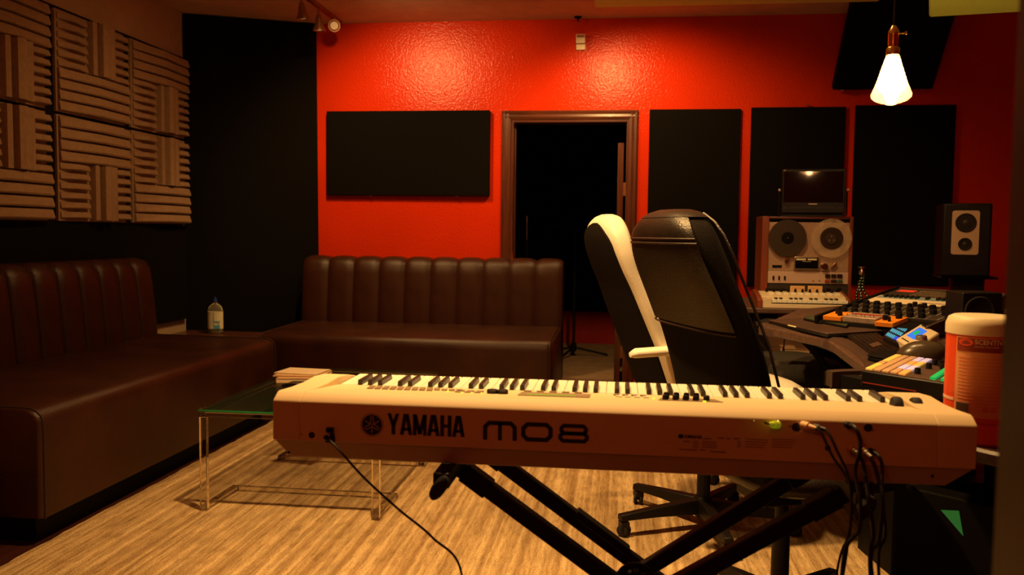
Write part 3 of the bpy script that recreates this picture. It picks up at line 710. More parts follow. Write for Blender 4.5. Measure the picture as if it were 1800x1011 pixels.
# ------------------------------------------------------------------ chairs (local +X is forward)
def sec_ring(cx, z, t, w_, tilt, n=40, ex=2.6, fx=1.0):
    ring = []
    for i in range(n):
        a = 2*PI*i/n; c, s = math.cos(a), math.sin(a)
        x = t*math.copysign(abs(c)**(2/ex), c); y = w_*math.copysign(abs(s)**(2/ex), s)
        ring.append((cx + x*math.cos(tilt), y, z + x*math.sin(tilt)))
    return ring
def star_base(o, rleg, a0, mat_leg, hub_h=0.085, col_h=0.42, arm_w=0.045, arm_h=0.045):
    hub = part('hub', MB().lathe([(0.001, hub_h-0.04), (0.032, hub_h-0.04), (0.040, hub_h-0.01), (0.040, hub_h+0.03), (0.032, hub_h+0.045), (0.001, hub_h+0.045)], n=18), mat_leg, o, sm=True)
    part('gas_column', MB().lathe([(0.001, hub_h+0.03), (0.027, hub_h+0.03), (0.027, hub_h+0.20), (0.0275, hub_h+0.205), (0.020, hub_h+0.21), (0.020, col_h), (0.001, col_h)], n=18), mat_leg, o, sm=True)
    for k in range(5):
        a = a0 + k*2*PI/5; c, s = math.cos(a), math.sin(a)
        mb = MB(); rr = []
        for r, hw, z0, z1 in ((0.03, arm_w*0.60, hub_h-0.025, hub_h+0.035), (rleg*0.6, arm_w*0.52, hub_h-0.018, hub_h+0.020), (rleg+0.02, arm_w*0.45, hub_h-0.020, hub_h+0.004)):
            rr.append([(c*r - s*hw, s*r + c*hw, z0), (c*r + s*hw, s*r - c*hw, z0), (c*r + s*hw*0.8, s*r - c*hw*0.8, z1), (c*r - s*hw*0.8, s*r + c*hw*0.8, z1)])
        mb.ring_loft(rr)
        lg = part('leg', mb, mat_leg, o, bevel=0.004)
        cst = MB().tube([(c*rleg, s*rleg, hub_h-0.016), (c*rleg, s*rleg, 0.045)], 0.007)
        part('castor_fork', MB().box(-0.017, 0.017, -0.022, 0.022, 0.036, 0.060).box(-0.003, 0.003, -0.024, 0.012, 0.02, 0.05), m_blackpl, lg).location = (c*rleg, s*rleg, 0)
        wheel = MB()
        for yy in (-0.019, 0.007): wheel.lathe([(0.001, yy), (0.020, yy), (0.024, yy+0.003), (0.024, yy+0.009), (0.020, yy+0.012), (0.001, yy+0.012)], c=(0, 0, 0.0245), n=18, axis='X')
        wm = part('castor_wheel', wheel, m_rubber, lg, sm=True); wm.location = (c*rleg, s*rleg, 0); wm.rotation_euler = (0, 0, a+0.6)

def cr4(S, n=4):
    P = [S[0]] + list(S) + [S[-1]]; out = []
    for i in range(1, len(P)-2):
        a, b, c, d = P[i-1], P[i], P[i+1], P[i+2]
        for k in range(n):
            t = k/n; out.append(tuple(0.5*((2*b[j])+(c[j]-a[j])*t+(2*a[j]-5*b[j]+4*c[j]-d[j])*t*t+(3*b[j]-3*c[j]+d[j]-a[j])*t**3) for j in range(4)))
    out.append(tuple(S[-1])); return out
def exec_back(o, stations, main, tag='backrest', ex=2.8):
    stations = cr4(stations)
    """stations: (cx, z, half thickness, half width)"""
    rings = []
    for i, (cx, z, t, w_) in enumerate(stations):
        a, b = stations[max(0, i-1)], stations[min(len(stations)-1, i+1)]
        tilt = math.atan2(-(b[0]-a[0]), (b[1]-a[1])) if b[1] != a[1] else 0
        rings.append(sec_ring(cx, z, t, w_, -tilt*0.0, ex=ex))
    mb = MB().ring_loft(rings)
    return part(tag, mb, main, o, sm=True, ang=75)

# white chair with black rear panel, hub (0.36,3.5), facing about 20 deg right of +X ... beyond the black one
wc = thing('white_office_chair', 'white leather high-back office chair with black rear panel, behind the black chair', 'office chair', (0.36, 3.50, 0.012), rad(18))
star_base(wc, 0.36, rad(207-18), m_blackmet)
WS = [(-0.17, 0.50, 0.035, 0.20), (-0.19, 0.56, 0.060, 0.235), (-0.225, 0.66, 0.070, 0.25), (-0.262, 0.76, 0.074, 0.255), (-0.315, 0.88, 0.072, 0.25), (-0.360, 0.98, 0.064, 0.235), (-0.392, 1.05, 0.066, 0.225), (-0.415, 1.12, 0.078, 0.215), (-0.428, 1.18, 0.084, 0.195), (-0.432, 1.225, 0.074, 0.160), (-0.430, 1.255, 0.052, 0.11), (-0.43, 1.268, 0.02, 0.05)]
WS = [(c, z, t*0.62, w_) for c, z, t, w_ in WS]
wb = exec_back(wc, WS, m_white, ex=3.4)
rings = []
def rear_panel(o, S, k0, k1, mname, m, wf=0.86, out=0.006, n=14, top_round=True, thick=0.006):
    """a panel following the rear (-X) face of the backrest"""
    mb = MB(); rings = []
    zs = [s for s in S if k0 <= s[1] <= k1]
    for cx, z, t, w_ in zs:
        ring = []
        for i in range(n+1):
            y = (-1 + 2*i/n)*w_*wf
            xx = -t*(max(0.0, 1-(abs(y)/w_)**2.8))**(1/2.8) - out
            ring.append((cx+xx, y, z))
        for i in range(n, -1, -1):
            y = (-1 + 2*i/n)*w_*wf
            xx = -t*(max(0.0, 1-(abs(y)/w_)**2.8))**(1/2.8) - out + thick + 0.004
            ring.append((cx+xx, y, z))
        rings.append(ring)
    mb.ring_loft(rings)
    return part(mname, mb, m, o, sm=True, ang=60)
def densify(S, step=0.012):
    out = []
    for a, b in zip(S, S[1:]):
        n = max(1, int((b[1]-a[1])/step))
        for i in range(n):
            t = i/n; out.append(tuple(a[j]+(b[j]-a[j])*t for j in range(4)))
    out.append(S[-1]); return out
WSd = densify(cr4(WS), 0.006)
ztop = 1.235
def wfac(z): return 0.85 if z < 1.14 else 0.85*math.sqrt(max(0.02, 1-((z-1.14)/(ztop-1.14))**2.2))
mb = MB(); rings = []
for cx, z, t, w_ in [s for s in WSd if 0.52 <= s[1] <= ztop]:
    ring = []; n = 16; wf = wfac(z)
    for sgn, off in ((1, 0.007), (-1, -0.006)):
        for i in range(n+1):
            u = (-1+2*i/n)*sgn; y = u*w_*wf
            xx = -t*(max(0.0, 1-(abs(y)/w_)**3.4))**(1/3.4) - off
            ring.append((cx+xx, y, z))
    rings.append(ring)
mb.ring_loft(rings); part('rear_cover', mb, m_blackcloth, wb, sm=True, ang=60)
# seat, arms
def seat_pad(o, m, cz=0.50, w_=0.26, d=0.27, cx=0.06, t=0.05):
    rings = []
    for k in range(9):
        a = -PI/2 + PI*k/8; r = math.cos(a)**0.45 if math.cos(a) > 0 else 0.001
        z = cz + t*math.sin(a)
        rings.append([(cx + d*r*math.copysign(abs(math.cos(b))**(2/3.2), math.cos(b)), w_*r*math.copysign(abs(math.sin(b))**(2/3.2), math.sin(b)), z) for b in [2*PI*i/28 for i in range(28)]])
    return part('seat', MB().ring_loft(rings), m, o, sm=True, ang=70)
seat_pad(wc, m_white, cz=0.575, w_=0.25, d=0.27, cx=0.10, t=0.05)
part('mechanism', MB().box(-0.10, 0.10, -0.07, 0.07, 0.41, 0.53), m_blackpl, wc, bevel=0.006)
def arm_white(s):
    r0 = -0.42 if s < 0 else -0.26
    mb = MB(); pts = [(r0, s*0.28, 0.755), (r0+0.02, s*0.28, 0.760), (-0.20, s*0.285, 0.772), (-0.02, s*0.285, 0.768), (0.06, s*0.28, 0.755)]
    rings = []
    for i, p in enumerate(pts):
        k = 0.55 if i in (0, len(pts)-1) else 1.0
        rings.append([(p[0], p[1]+0.030*k*math.cos(b), p[2]+0.018*k*math.sin(b)) for b in [2*PI*j/14 for j in range(14)]])
    part('armrest', MB().ring_loft(rings), m_white, wc, sm=True, ang=70)
    part('arm_support', MB().tube([(-0.04, s*0.285, 0.745), (0.0, s*0.285, 0.60), (0.0, s*0.27, 0.47), (0.0, s*0.16, 0.44)], 0.014, 8), m_blackpl, wc, sm=True)
arm_white(1); arm_white(-1)

# black executive chair, nearer: hub about (0.55,2.65)
HB = hy(1380, 900, 2.62)
bc = thing('black_office_chair', 'black leather and cloth high-back office chair standing just behind the keyboard', 'office chair', (HB.x-0.01, 2.62, 0.012), rad(21))
star_base(bc, 0.33, rad(50-21), m_blackmet)
BS = [(-0.16, 0.50, 0.040, 0.20), (-0.18, 0.56, 0.065, 0.235), (-0.20, 0.66, 0.080, 0.255), (-0.225, 0.78, 0.084, 0.262), (-0.262, 0.90, 0.086, 0.262), (-0.305, 1.00, 0.086, 0.255), (-0.340, 1.08, 0.090, 0.245), (-0.362, 1.14, 0.094, 0.230), (-0.374, 1.19, 0.090, 0.205), (-0.376, 1.225, 0.076, 0.172), (-0.374, 1.25, 0.052, 0.125), (-0.372, 1.262, 0.022, 0.06)]
BS = [(c, z, t*0.74, w_) for c, z, t, w_ in BS]
bb_ = exec_back(bc, BS, m_blackcloth)
BSd = densify(cr4(BS), 0.008)
def wrap(o, S, z0, z1, off, m, name, a0=0.62, a1=1.38, n=18):
    """shell over the rear of the backrest between angles a0*pi..a1*pi"""
    rings = []
    for cx, z, t, w_ in [s for s in S if z0 <= s[1] <= z1]:
        ring = []
        for dd in (off, -0.004):
            idx = range(n+1) if dd > 0 else range(n, -1, -1)
            for i in idx:
                a = PI*(a0+(a1-a0)*i/n); c, s = math.cos(a), math.sin(a)
                ring.append((cx+(t+dd)*math.copysign(abs(c)**(2/2.8), c), (w_+dd)*math.copysign(abs(s)**(2/2.8), s), z))
        rings.append(ring)
    return part(name, MB().ring_loft(rings), m, o, sm=True, ang=60)
wrap(bc, BSd, 0.93, 1.245, 0.010, m_blackleather, 'leather_shoulder_cover')
wrap(bc, BSd, 1.236, 1.263, 0.012, m_blackleather, 'leather_cap', 0.3, 1.7, 30)
for zz in (0.925, 1.165, 1.180):
    s = min(BSd, key=lambda q: abs(q[1]-zz)); cx, z, t, w_ = s
    pts = []
    for i in range(25):
        a = PI*(0.62+0.76*i/24); c, ss = math.cos(a), math.sin(a)
        pts.append((cx+(t+0.011)*math.copysign(abs(c)**(2/2.8), c), (w_+0.011)*math.copysign(abs(ss)**(2/2.8), ss), z))
    part('seam', MB().tube(pts, 0.003, 6), m_seam, bb_, sm=True)
# leather rim that runs over the side of the back
for sgn in (1, -1):
    pts = [(cx+t*0.75, sgn*(w_*0.985+0.002), z) for cx, z, t, w_ in BS[:-1]]
    part('side_piping', MB().tube(pts, 0.004, 6), m_blackleather, bb_, sm=True)
seat_pad(bc, m_blackleather, cz=0.50)
part('mechanism', MB().box(-0.11, 0.11, -0.08, 0.08, 0.40, 0.455), m_blackpl, bc, bevel=0.006)
for s in (1, -1):
    part('armrest', MB().bar((-0.12, s*0.28, 0.645), (0.04, s*0.28, 0.645), 0.05, 0.025), m_blackpl, bc, bevel=0.008)
    part('arm_support', MB().tube([(0.0, s*0.28, 0.64), (0.0, s*0.27, 0.5), (0.0, s*0.16, 0.44)], 0.014, 8), m_blackpl, bc, sm=True)

# mesh chair tucked at the desk, hoop arms
mc_ = thing('mesh_task_chair', 'black mesh task chair with hoop arms pushed under the desk edge', 'office chair', (0.77, 4.12, 0.012), rad(20))
star_base(mc_, 0.30, 0.3, m_blackmet)
seat_pad(mc_, m_mesh, cz=0.56, w_=0.24, d=0.25, cx=0.02, t=0.075)
part('mechanism', MB().box(-0.09, 0.09, -0.07, 0.07, 0.40, 0.49), m_blackpl, mc_, bevel=0.006)
rings = []
for x, z, w_ in ((-0.24, 0.56, 0.19), (-0.27, 0.66, 0.21), (-0.29, 0.78, 0.21), (-0.33, 0.90, 0.19)):
    rings.append([(x-0.01, -w_, z), (x-0.03, 0, z), (x-0.01, w_, z), (x+0.01, w_, z), (x-0.01, 0, z), (x+0.01, -w_, z)])
part('backrest', MB().ring_loft(rings), m_mesh, mc_, sm=True, ang=70)
for s in (1, -1):
    pts = [(-0.26, s*0.22, 0.80), (-0.20, s*0.235, 0.815), (-0.10, s*0.24, 0.78), (0.02, s*0.24, 0.68), (0.10, s*0.24, 0.56), (0.12, s*0.24, 0.47), (0.06, s*0.12, 0.44)]
    part('hoop_arm', MB().tube(bez(pts, 4), 0.017, 8), m_blackpl, mc_, sm=True)

# ------------------------------------------------------------------ the synthesizer (rear faces the camera)
SY = 1.65; SX0, SX1 = -0.696, 0.663
syn = thing('synthesizer', 'long champagne-silver synthesizer keyboard seen from behind on its stand', 'keyboard', (0, SY, 0.735))
def sp_(name, mb, m, parent=syn, **k): return part(name, mb, m, parent, world=True, **k)
prof = [(SY, 0.774), (SY, 0.853), (SY+0.003, 0.857), (SY+0.024, 0.8685), (SY+0.032, 0.8705), (SY+0.040, 0.8700), (SY+0.235, 0.8490), (SY+0.240, 0.846), (SY+0.240, 0.828), (SY+0.395, 0.826), (SY+0.400, 0.80), (SY+0.40, 0.774)]
mb = MB().ring_loft([[(x, a, b) for a, b in prof] for x in (SX0+0.058, SX1-0.070)])
sp_('top_case', mb, m_synth, bevel=0.0012)
mb = MB().ring_loft([[(x, a, b) for a, b in [(SY+0.006, 0.7745), (SY+0.022, 0.735), (SY+0.37, 0.735), (SY+0.395, 0.7745)]] for x in (SX0+0.0, SX1-0.0)])
for i, p in enumerate(mb.v):
    if p[2] < 0.75: mb.v[i] = (p[0]+(0.030 if p[0] < 0 else -0.045), p[1], p[2])
sp_('lower_case', mb, m_synth2, bevel=0.0015)
chk = [(SY, 0.774), (SY, 0.853), (SY+0.003, 0.857), (SY+0.024, 0.8685), (SY+0.032, 0.8705), (SY+0.10, 0.866), (SY+0.17, 0.864), (SY+0.24, 0.866), (SY+0.31, 0.860), (SY+0.37, 0.848), (SY+0.405, 0.828), (SY+0.41, 0.80), (SY+0.40, 0.774)]
for a, b in ((SX0, SX0+0.058), (SX1-0.070, SX1)):
    sp_('end_cheek', MB().ring_loft([[(x, p, q) for p, q in chk] for x in (a, b)]), m_synth, bevel=0.002)
# keys: 52 white, 36 black. image left = highest note
KX0, KX1 = SX0+0.060, SX1-0.072; kw = (KX1-KX0)/52
wk = shared('white_key', MB().box(0.0005, kw-0.0007, 0, 0.150, -0.014, 0), m_ivory, bevel=0.0012)
mb = MB().ring_loft([[(-0.0055, 0, 0), (0.0055, 0, 0), (0.0048, 0.0, 0.0115), (-0.0048, 0.0, 0.0115)], [(-0.0055, 0.092, 0), (0.0055, 0.092, 0), (0.0048, 0.086, 0.0115), (-0.0048, 0.086, 0.0115)]])
bk = shared('black_key', mb, m_ebony, bevel=0.0010)
wz = 0.848; wy = SY+0.247-SY
for i in range(52):
    child_at('white_key', wk, syn, (KX0+i*kw, wy, wz-0.735))
    # counting from the right of the picture: A B C D E F G ...
    n = 51-i
    note = 'ABCDEFG'[n % 7]
    # black key sits between note n and n+1 (towards picture left)
    if n < 51 and note in 'ACDFG':
        child_at('black_key', bk, syn, (KX0+i*kw, wy, wz-0.735))
# panel furniture along the top; helper maps u=X, t=distance from rear along the sloped panel
def pz(t): return 0.8700 - (t-0.040)*(0.021/0.195)
def btn(name, x, t, w_, d_, h_, m, parent=syn): return sp_(name, MB().box(x-w_/2, x+w_/2, SY+t-d_/2, SY+t+d_/2, pz(t)-0.001, pz(t)+h_), m, parent)
for r in range(4):
    for c in range(13 - (r == 3)*4):
        if r == 0 and c > 9: continue
        btn('button', -0.545+c*0.0165+r*0.004, 0.20-r*0.020, 0.012, 0.007, 0.0025, m_greybtn)
for c in range(3):
    for r in range(2): btn('button', -0.335+c*0.021, 0.13+r*0.03, 0.015, 0.010, 0.0025, m_greybtn)
    btn('indicator_led', -0.325+c*0.021, 0.11, 0.003, 0.003, 0.0025, m_yelled)
btn('indicator_led', -0.358, 0.125, 0.004, 0.004, 0.0025, m_yelled)
for xx in (-0.262, -0.240):
    sp_('data_dial', MB().lathe([(0.001, 0.0), (0.012, 0), (0.012, 0.007), (0.010, 0.009), (0.001, 0.009)], c=(xx, SY+0.13, pz(0.13)), n=20), m_blackpl, sm=True)
ld = sp_('display_bezel', MB().prism([(-0.205, SY+0.10, pz(.10)), (-0.055, SY+0.10, pz(.10)), (-0.055, SY+0.19, pz(.19)), (-0.205, SY+0.19, pz(.19))], (0, 0, 0.0015)), m_greybtn)
sp_('display_backlight', MB().prism([(-0.188, SY+0.115, pz(.115)+0.0015), (-0.085, SY+0.115, pz(.115)+0.0015), (-0.085, SY+0.130, pz(.13)+0.0015), (-0.188, SY+0.130, pz(.13)+0.0015)], (0, 0, 0.0006)), mat('dim_green_lcd', (0.15, 0.35, 0.02), 0.4, emit=(0.25, 0.60, 0.03), estr=0.35), ld)
for c in range(5): btn('button', -0.195+c*0.028, 0.215, 0.016, 0.008, 0.0025, m_greybtn)
for c in range(4):
    btn('button', 0.005+c*0.019, 0.15, 0.013, 0.009, 0.003, m_ivory)
    btn('button', 0.000+c*0.019, 0.19, 0.013, 0.009, 0.003, m_greybtn)
btn('indicator_led', 0.077, 0.12, 0.004, 0.004, 0.003, m_yelled)
kp = sp_('knob_plate', MB().prism([(0.085, SY+0.10, pz(.10)), (0.215, SY+0.10, pz(.10)), (0.205, SY+0.17, pz(.17)), (0.095, SY+0.17, pz(.17))], (0, 0, 0.0012)), m_greybtn)
for c in range(4):
    for r in range(2 if c < 4 else 1):
        sp_('control_knob', MB().lathe([(0.001, 0), (0.0065, 0), (0.0060, 0.010), (0.0050, 0.0125), (0.001, 0.0125)], c=(0.100+c*0.0205+r*0.004, SY+0.115+r*0.030, pz(0.13)), n=14), m_blackpl, sm=True)
sp_('slider_cap', MB().box(0.178, 0.190, SY+0.120, SY+0.130, pz(.12), pz(.12)+0.011), m_blackpl, bevel=0.001)
btn('indicator_led', 0.177, 0.092, 0.006, 0.005, 0.003, m_yelled)
for i, px in enumerate((1579, 1613)):
    P_ = hy(px, 712, SY+0.165)
    sp_('modulation_wheel' if i else 'pitch_wheel', MB().lathe([(0.001, -0.009), (0.019, -0.009), (0.021, -0.006), (0.021, 0.006), (0.019, 0.009), (0.001, 0.009)], c=(P_.x, SY+0.175, 0.853), n=24, axis='X'), m_rubber, sm=True)
# rear markings
def RP(x, z): return Vector((x, SY-0.0006, z))
FD = Vector((0, 0.0005, 0))
emb = hy(654, 747, SY); er = 18.5*SY*1.02/1500
E_ = MB().prism([RP(emb.x+er*math.cos(2*PI*i/40), emb.z+er*math.sin(2*PI*i/40)) for i in range(40)], FD)
eo = sp_('round_emblem', E_, m_print)
rg = MB(); stroke(rg, [(emb.x+er*1.12*math.cos(2*PI*i/40), emb.z+er*1.12*math.sin(2*PI*i/40)) for i in range(40)], 0.0007, lambda x, y: RP(x, y), FD, closed=True)
sp_('emblem_ring', rg, m_print, eo)
fk = MB()
def RP2(x, z): return Vector((x, SY-0.0009, z))
for k in range(3):
    a = PI/2 + k*2*PI/3; ux, uz = math.cos(a), math.sin(a); vx, vz = -uz, ux
    q = lambda s, t: (emb.x+ux*s*er+vx*t*er, emb.z+uz*s*er+vz*t*er)
    stroke(fk, [q(0.86, 0.10), q(0.05, 0.16)], er*0.055, lambda x, y: RP2(x, y), FD)
    stroke(fk, [q(0.86, -0.10), q(0.05, -0.16)], er*0.055, lambda x, y: RP2(x, y), FD)
    stroke(fk, [q(0.05, 0.16), q(0.05, -0.16)], er*0.055, lambda x, y: RP2(x, y), FD)
    stroke(fk, [q(0.05, 0), q(-0.80, 0)], er*0.06, lambda x, y: RP2(x, y), FD)
sp_('emblem_forks', fk, m_synth, eo)
def letter(mb, ch, x, z, w_, h_, t, P, d):
    def seg(x0, y0, x1, y1, th=t):   # slanted stem with level ends
        mb.prism([P(x+x0, z+y0), P(x+x0+th, z+y0), P(x+x1+th, z+y1), P(x+x1, z+y1)], d)
    def rect(x0, x1, y0, y1): mb.prism([P(x+x0, z+y0), P(x+x1, z+y0), P(x+x1, z+y1), P(x+x0, z+y1)], d)
    if ch == 'Y':
        seg(0, h_, w_/2-t/2, h_*0.40); seg(w_-t, h_, w_/2-t/2, h_*0.40); rect(w_/2-t/2, w_/2+t/2, 0, h_*0.42)
    if ch == 'A':
        seg(0, 0, w_/2-t/2-t*0.2, h_); seg(w_-t, 0, w_/2-t/2+t*0.2, h_); rect(w_*0.2, w_*0.8, h_*0.20, h_*0.20+t*0.75)
    if ch == 'M':
        rect(0, t*0.9, 0, h_); rect(w_-t*0.9, w_, 0, h_); seg(0.0, h_, w_/2-t/2, h_*0.05); seg(w_-t, h_, w_/2-t/2, h_*0.05)
    if ch == 'H':
        rect(0, t, 0, h_); rect(w_-t, w_, 0, h_); rect(t, w_-t, h_*0.42, h_*0.42+t*0.8)
TL = hy(681, 726, SY); BR = hy(817, 768, SY); hh = 0.0425; zb_ = TL.z-hh-0.0005
ws = {'Y': 0.0245, 'A': 0.0255, 'M': 0.0275, 'H': 0.0225}
tot = sum(ws[c] for c in 'YAMAHA'); k_ = (BR.x-TL.x)/(tot+0.0010*5); x = TL.x
for i, c in enumerate('YAMAHA'):
    mb = MB(); letter(mb, c, x, zb_, ws[c]*k_, hh, 0.0078, RP, FD); sp_('brand_letter', mb, m_print); x += ws[c]*k_+0.0010
def octo(x0, x1, z0, z1, c): return [(x0+c, z0), (x1-c, z0), (x1, z0+c), (x1, z1-c), (x1-c, z1), (x0+c, z1), (x0, z1-c), (x0, z0+c)]
mA, mB_ = hy(853, 743, SY).x, hy(905, 743, SY).x
oA, oB = hy(920, 750, SY).x, hy(968, 750, SY).x
eA, eB = hy(985, 750, SY).x, hy(1032, 750, SY).x
zt0 = hy(880, 744, SY).z; zb0 = zt0-0.0300; sw = 0.0085; c_ = 0.008
mb = MB(); stroke(mb, [(mA, zb0-sw/2), (mA, zt0-c_), (mA+c_, zt0), (mB_-c_, zt0), (mB_, zt0-c_), (mB_, zb0-sw/2)], sw, RP, FD)
stroke(mb, [((mA+mB_)/2, zt0), ((mA+mB_)/2, zb0-sw/2)], sw*0.9, RP, FD); sp_('model_letter', mb, m_print)
mb = MB(); stroke(mb, octo(oA, oB, zb0, zt0, c_), sw, RP, FD, closed=True); sp_('model_letter', mb, m_print)
zm = (zt0+zb0)/2
mb = MB(); stroke(mb, octo(eA+0.002, eB-0.002, zm, zt0, 0.005), sw*0.9, RP, FD, closed=True); stroke(mb, octo(eA, eB, zb0, zm, 0.005), sw*0.9, RP, FD, closed=True); sp_('model_letter', mb, m_print)
TM = lambda p: Matrix(((1, 0, 0, p.x), (0, 0, -1, p.y), (0, 1, 0, p.z), (0, 0, 0, 1)))
p = hy(1216, 768, SY); p.y = SY-0.0004
sp_('small_brand_print', text_mb('YAMAHA', 0.0095, TM(p), 0.0003, bold=0.0004), m_print)
cir = hy(1196, 767, SY); sp_('small_emblem_print', MB().prism([RP(cir.x+0.0045*math.cos(2*PI*i/20), cir.z+0.0045*math.sin(2*PI*i/20)) for i in range(20)], FD), m_print)
small = MB()
for x0_, x1_, yy in ((1201, 1212, 776), (1236, 1250, 771), (1262, 1274, 770), (1277, 1284, 771), (1290, 1300, 771), (1194, 1226, 790), (1230, 1240, 791), (1248, 1276, 794)):
    a_, b__ = hy(x0_, yy, SY), hy(x1_, yy, SY); small.prism([RP(a_.x, a_.z-0.0008), RP(b__.x, a_.z-0.0008), RP(b__.x, a_.z+0.0008), RP(a_.x, a_.z+0.0008)], FD)
for row in range(4):
    for (xa, xb) in ((1218, 1228), (1234, 1260), (1296, 1302)):
        a_, b__ = hy(xa, 776+row*3.4, SY), hy(xb, 776+row*3.4, SY); small.prism([RP(a_.x, a_.z-0.0005), RP(b__.x, a_.z-0.0005), RP(b__.x, a_.z+0.0005), RP(a_.x, a_.z+0.0005)], FD)
    for (xa, xb) in ((1310, 1352), (1357, 1400)):
        a_, b__ = hy(xa, 772+row*4.5, SY), hy(xb-row*3, 772+row*4.5, SY); small.prism([RP(a_.x, a_.z-0.0004), RP(b__.x, a_.z-0.0004), RP(b__.x, a_.z+0.0004), RP(a_.x, a_.z+0.0004)], FD)
sp_('fine_print', small, m_print2)
def socket(px, py, r, screw=None):
    c = hy(px, py, SY); R0 = r*1.68/1500
    sp_('socket', MB().lathe([(R0*1.15, -0.0010), (R0*1.2, 0.001), (R0*0.9, 0.001), (R0*0.85, -0.0012)], c=(c.x, SY, c.z), n=18, axis='Y').lathe([(0.0001, -0.0004), (R0, -0.0004)], c=(c.x, SY, c.z), n=18, axis='Y'), m_print)
for px, py, r in ((548, 765, 5), (1365, 746, 5), (1400, 751, 6.5), (1526, 752, 6), (584, 765, 4), (1455, 788, 4), (1492, 748, 5), (1433, 750, 5)): socket(px, py, r)
scr = MB()
for px, py in ((530, 764), (1326, 741), (1369, 751), (1389, 749), (1535, 756), (1456, 786), (1368, 741)):
    c = hy(px, py, SY); scr.lathe([(0.0001, -0.0012), (0.0016, -0.0012), (0.0024, 0.0003)], c=(c.x, SY, c.z), n=12, axis='Y')
sp_('panel_screws', scr, m_steel, kind='stuff')
for px in (507, 1640):
    c = hy(px, 796 if px < 900 else 838, SY+0.01); sp_('case_screw', MB().lathe([(0.0001, -0.0012), (0.0024, -0.0012), (0.003, 0.0003)], c=(c.x, SY+0.012, c.z), n=12, axis='Y'), m_black)
cl = hy(579, 762, SY)
sp_('cord_clip', MB().box(cl.x-0.004, cl.x+0.012, SY-0.012, SY, cl.z-0.016, cl.z-0.006).box(cl.x-0.004, cl.x+0.010, SY-0.010, SY, cl.z+0.004, cl.z+0.013), m_blackpl)

# ------------------------------------------------------------------ cables (each a thing)
def cable(label, pts, r, plug_r, plug_len, plug_mat, ferrule=None, group=None, boot=False):
    pts = [Vector(p) for p in pts]
    o = thing('audio_cable', label, 'cable', pts[0], 0, group)
    path = bez(pts); a = path[0]
    t = (path[2]-a).normalized()
    part('cord', MB().tube(path[1:], r, 8), m_cable, o, world=True, sm=True)
    b = a + t*plug_len
    mbp = MB().tube([a, a+t*plug_len*0.55, b], plug_r, 12)
    part('plug', MB().tube([a, a+t*plug_len*0.1, a+t*plug_len*0.6], plug_r, 12).tube([a+t*plug_len*0.6, b, b+t*plug_len*0.25], plug_r*0.7, 12, r2=r*1.1), plug_mat, o, world=True, sm=True)
    if ferrule is not None:
        part('ferrule', MB().tube([a-t*0.012, a-t*0.002], plug_r*0.7, 10).tube([a-t*0.004, a+t*0.007], plug_r*1.3, 12), ferrule, o, world=True, sm=True)
    return o
def py_(x, y, Y): return hy(x, y, Y)
cable('thin black cord from the left end of the synthesizer running down to the rug', [py_(572, 768, SY-0.014), py_(590, 785, SY-0.03), py_(640, 840, 1.62), py_(700, 895, 1.62), py_(760, 945, 1.62), py_(812, 1012, 1.62), (-0.30, 1.60, 0.30), (-0.22, 1.58, 0.018), (0.10, 1.60, 0.016)], 0.0024, 0.005, 0.012, m_blackpl)
gr_ = None
cable('cord with short lime green plug near the middle right of the synthesizer back', [py_(1367, 747, SY-0.004), py_(1350, 745, SY-0.03), py_(1345, 743, SY-0.045)], 0.0022, 0.0075, 0.026, m_lime)
cable('thin black cable with a tan plug boot in the synthesizer back', [py_(1410, 747, SY-0.006), py_(1440, 757, SY-0.035), py_(1462, 800, SY-0.04), py_(1493, 850, SY-0.03), py_(1497, 900, 1.64), py_(1490, 960, 1.65), py_(1482, 1012, 1.68), (0.42, 1.72, 0.25), (0.44, 1.80, 0.016), (0.75, 1.95, -0.012)], 0.0024, 0.0078, 0.026, m_tan)
cable('thin black cable with black plug just right of the tan one', [py_(1432, 750, SY-0.006), py_(1454, 758, SY-0.03), py_(1470, 790, SY-0.045), py_(1490, 835, SY-0.045), py_(1496, 880, 1.61), py_(1492, 940, 1.60), py_(1470, 1012, 1.60), (0.38, 1.62, 0.22), (0.36, 1.68, 0.016), (0.60, 1.85, 0.016)], 0.0024, 0.0065, 0.022, m_blackpl)
cable('black cable arching from the upper right socket past the gold plugs', [py_(1488, 746, SY-0.004), py_(1503, 752, SY-0.035), py_(1512, 775, SY-0.045), py_(1510, 800, SY-0.05), py_(1503, 830, SY-0.05), py_(1512, 880, 1.58), py_(1510, 930, 1.57), py_(1480, 1012, 1.56), (0.41, 1.50, 0.20), (0.46, 1.42, -0.012), (0.85, 1.40, -0.012)], 0.0036, 0.0062, 0.02, m_blackpl)
cable('gold-collared jack cable, left of the pair hanging straight down', [py_(1497, 791, SY-0.012), py_(1512, 800, SY-0.04), py_(1520, 830, SY-0.05), py_(1527, 880, 1.57), py_(1535, 940, 1.57), py_(1530, 1012, 1.57), (0.50, 1.57, 0.22), (0.52, 1.62, -0.012), (0.9, 1.75, -0.012)], 0.0036, 0.0062, 0.024, m_steel, m_gold)
cable('gold-collared jack cable, right of the pair', [py_(1518, 793, SY-0.012), py_(1532, 806, SY-0.04), py_(1543, 840, SY-0.05), py_(1552, 880, 1.58), py_(1545, 950, 1.58), py_(1533, 1012, 1.60), (0.55, 1.62, 0.22), (0.58, 1.70, -0.012), (0.95, 1.60, -0.012)], 0.0036, 0.0062, 0.024, m_steel, m_gold)
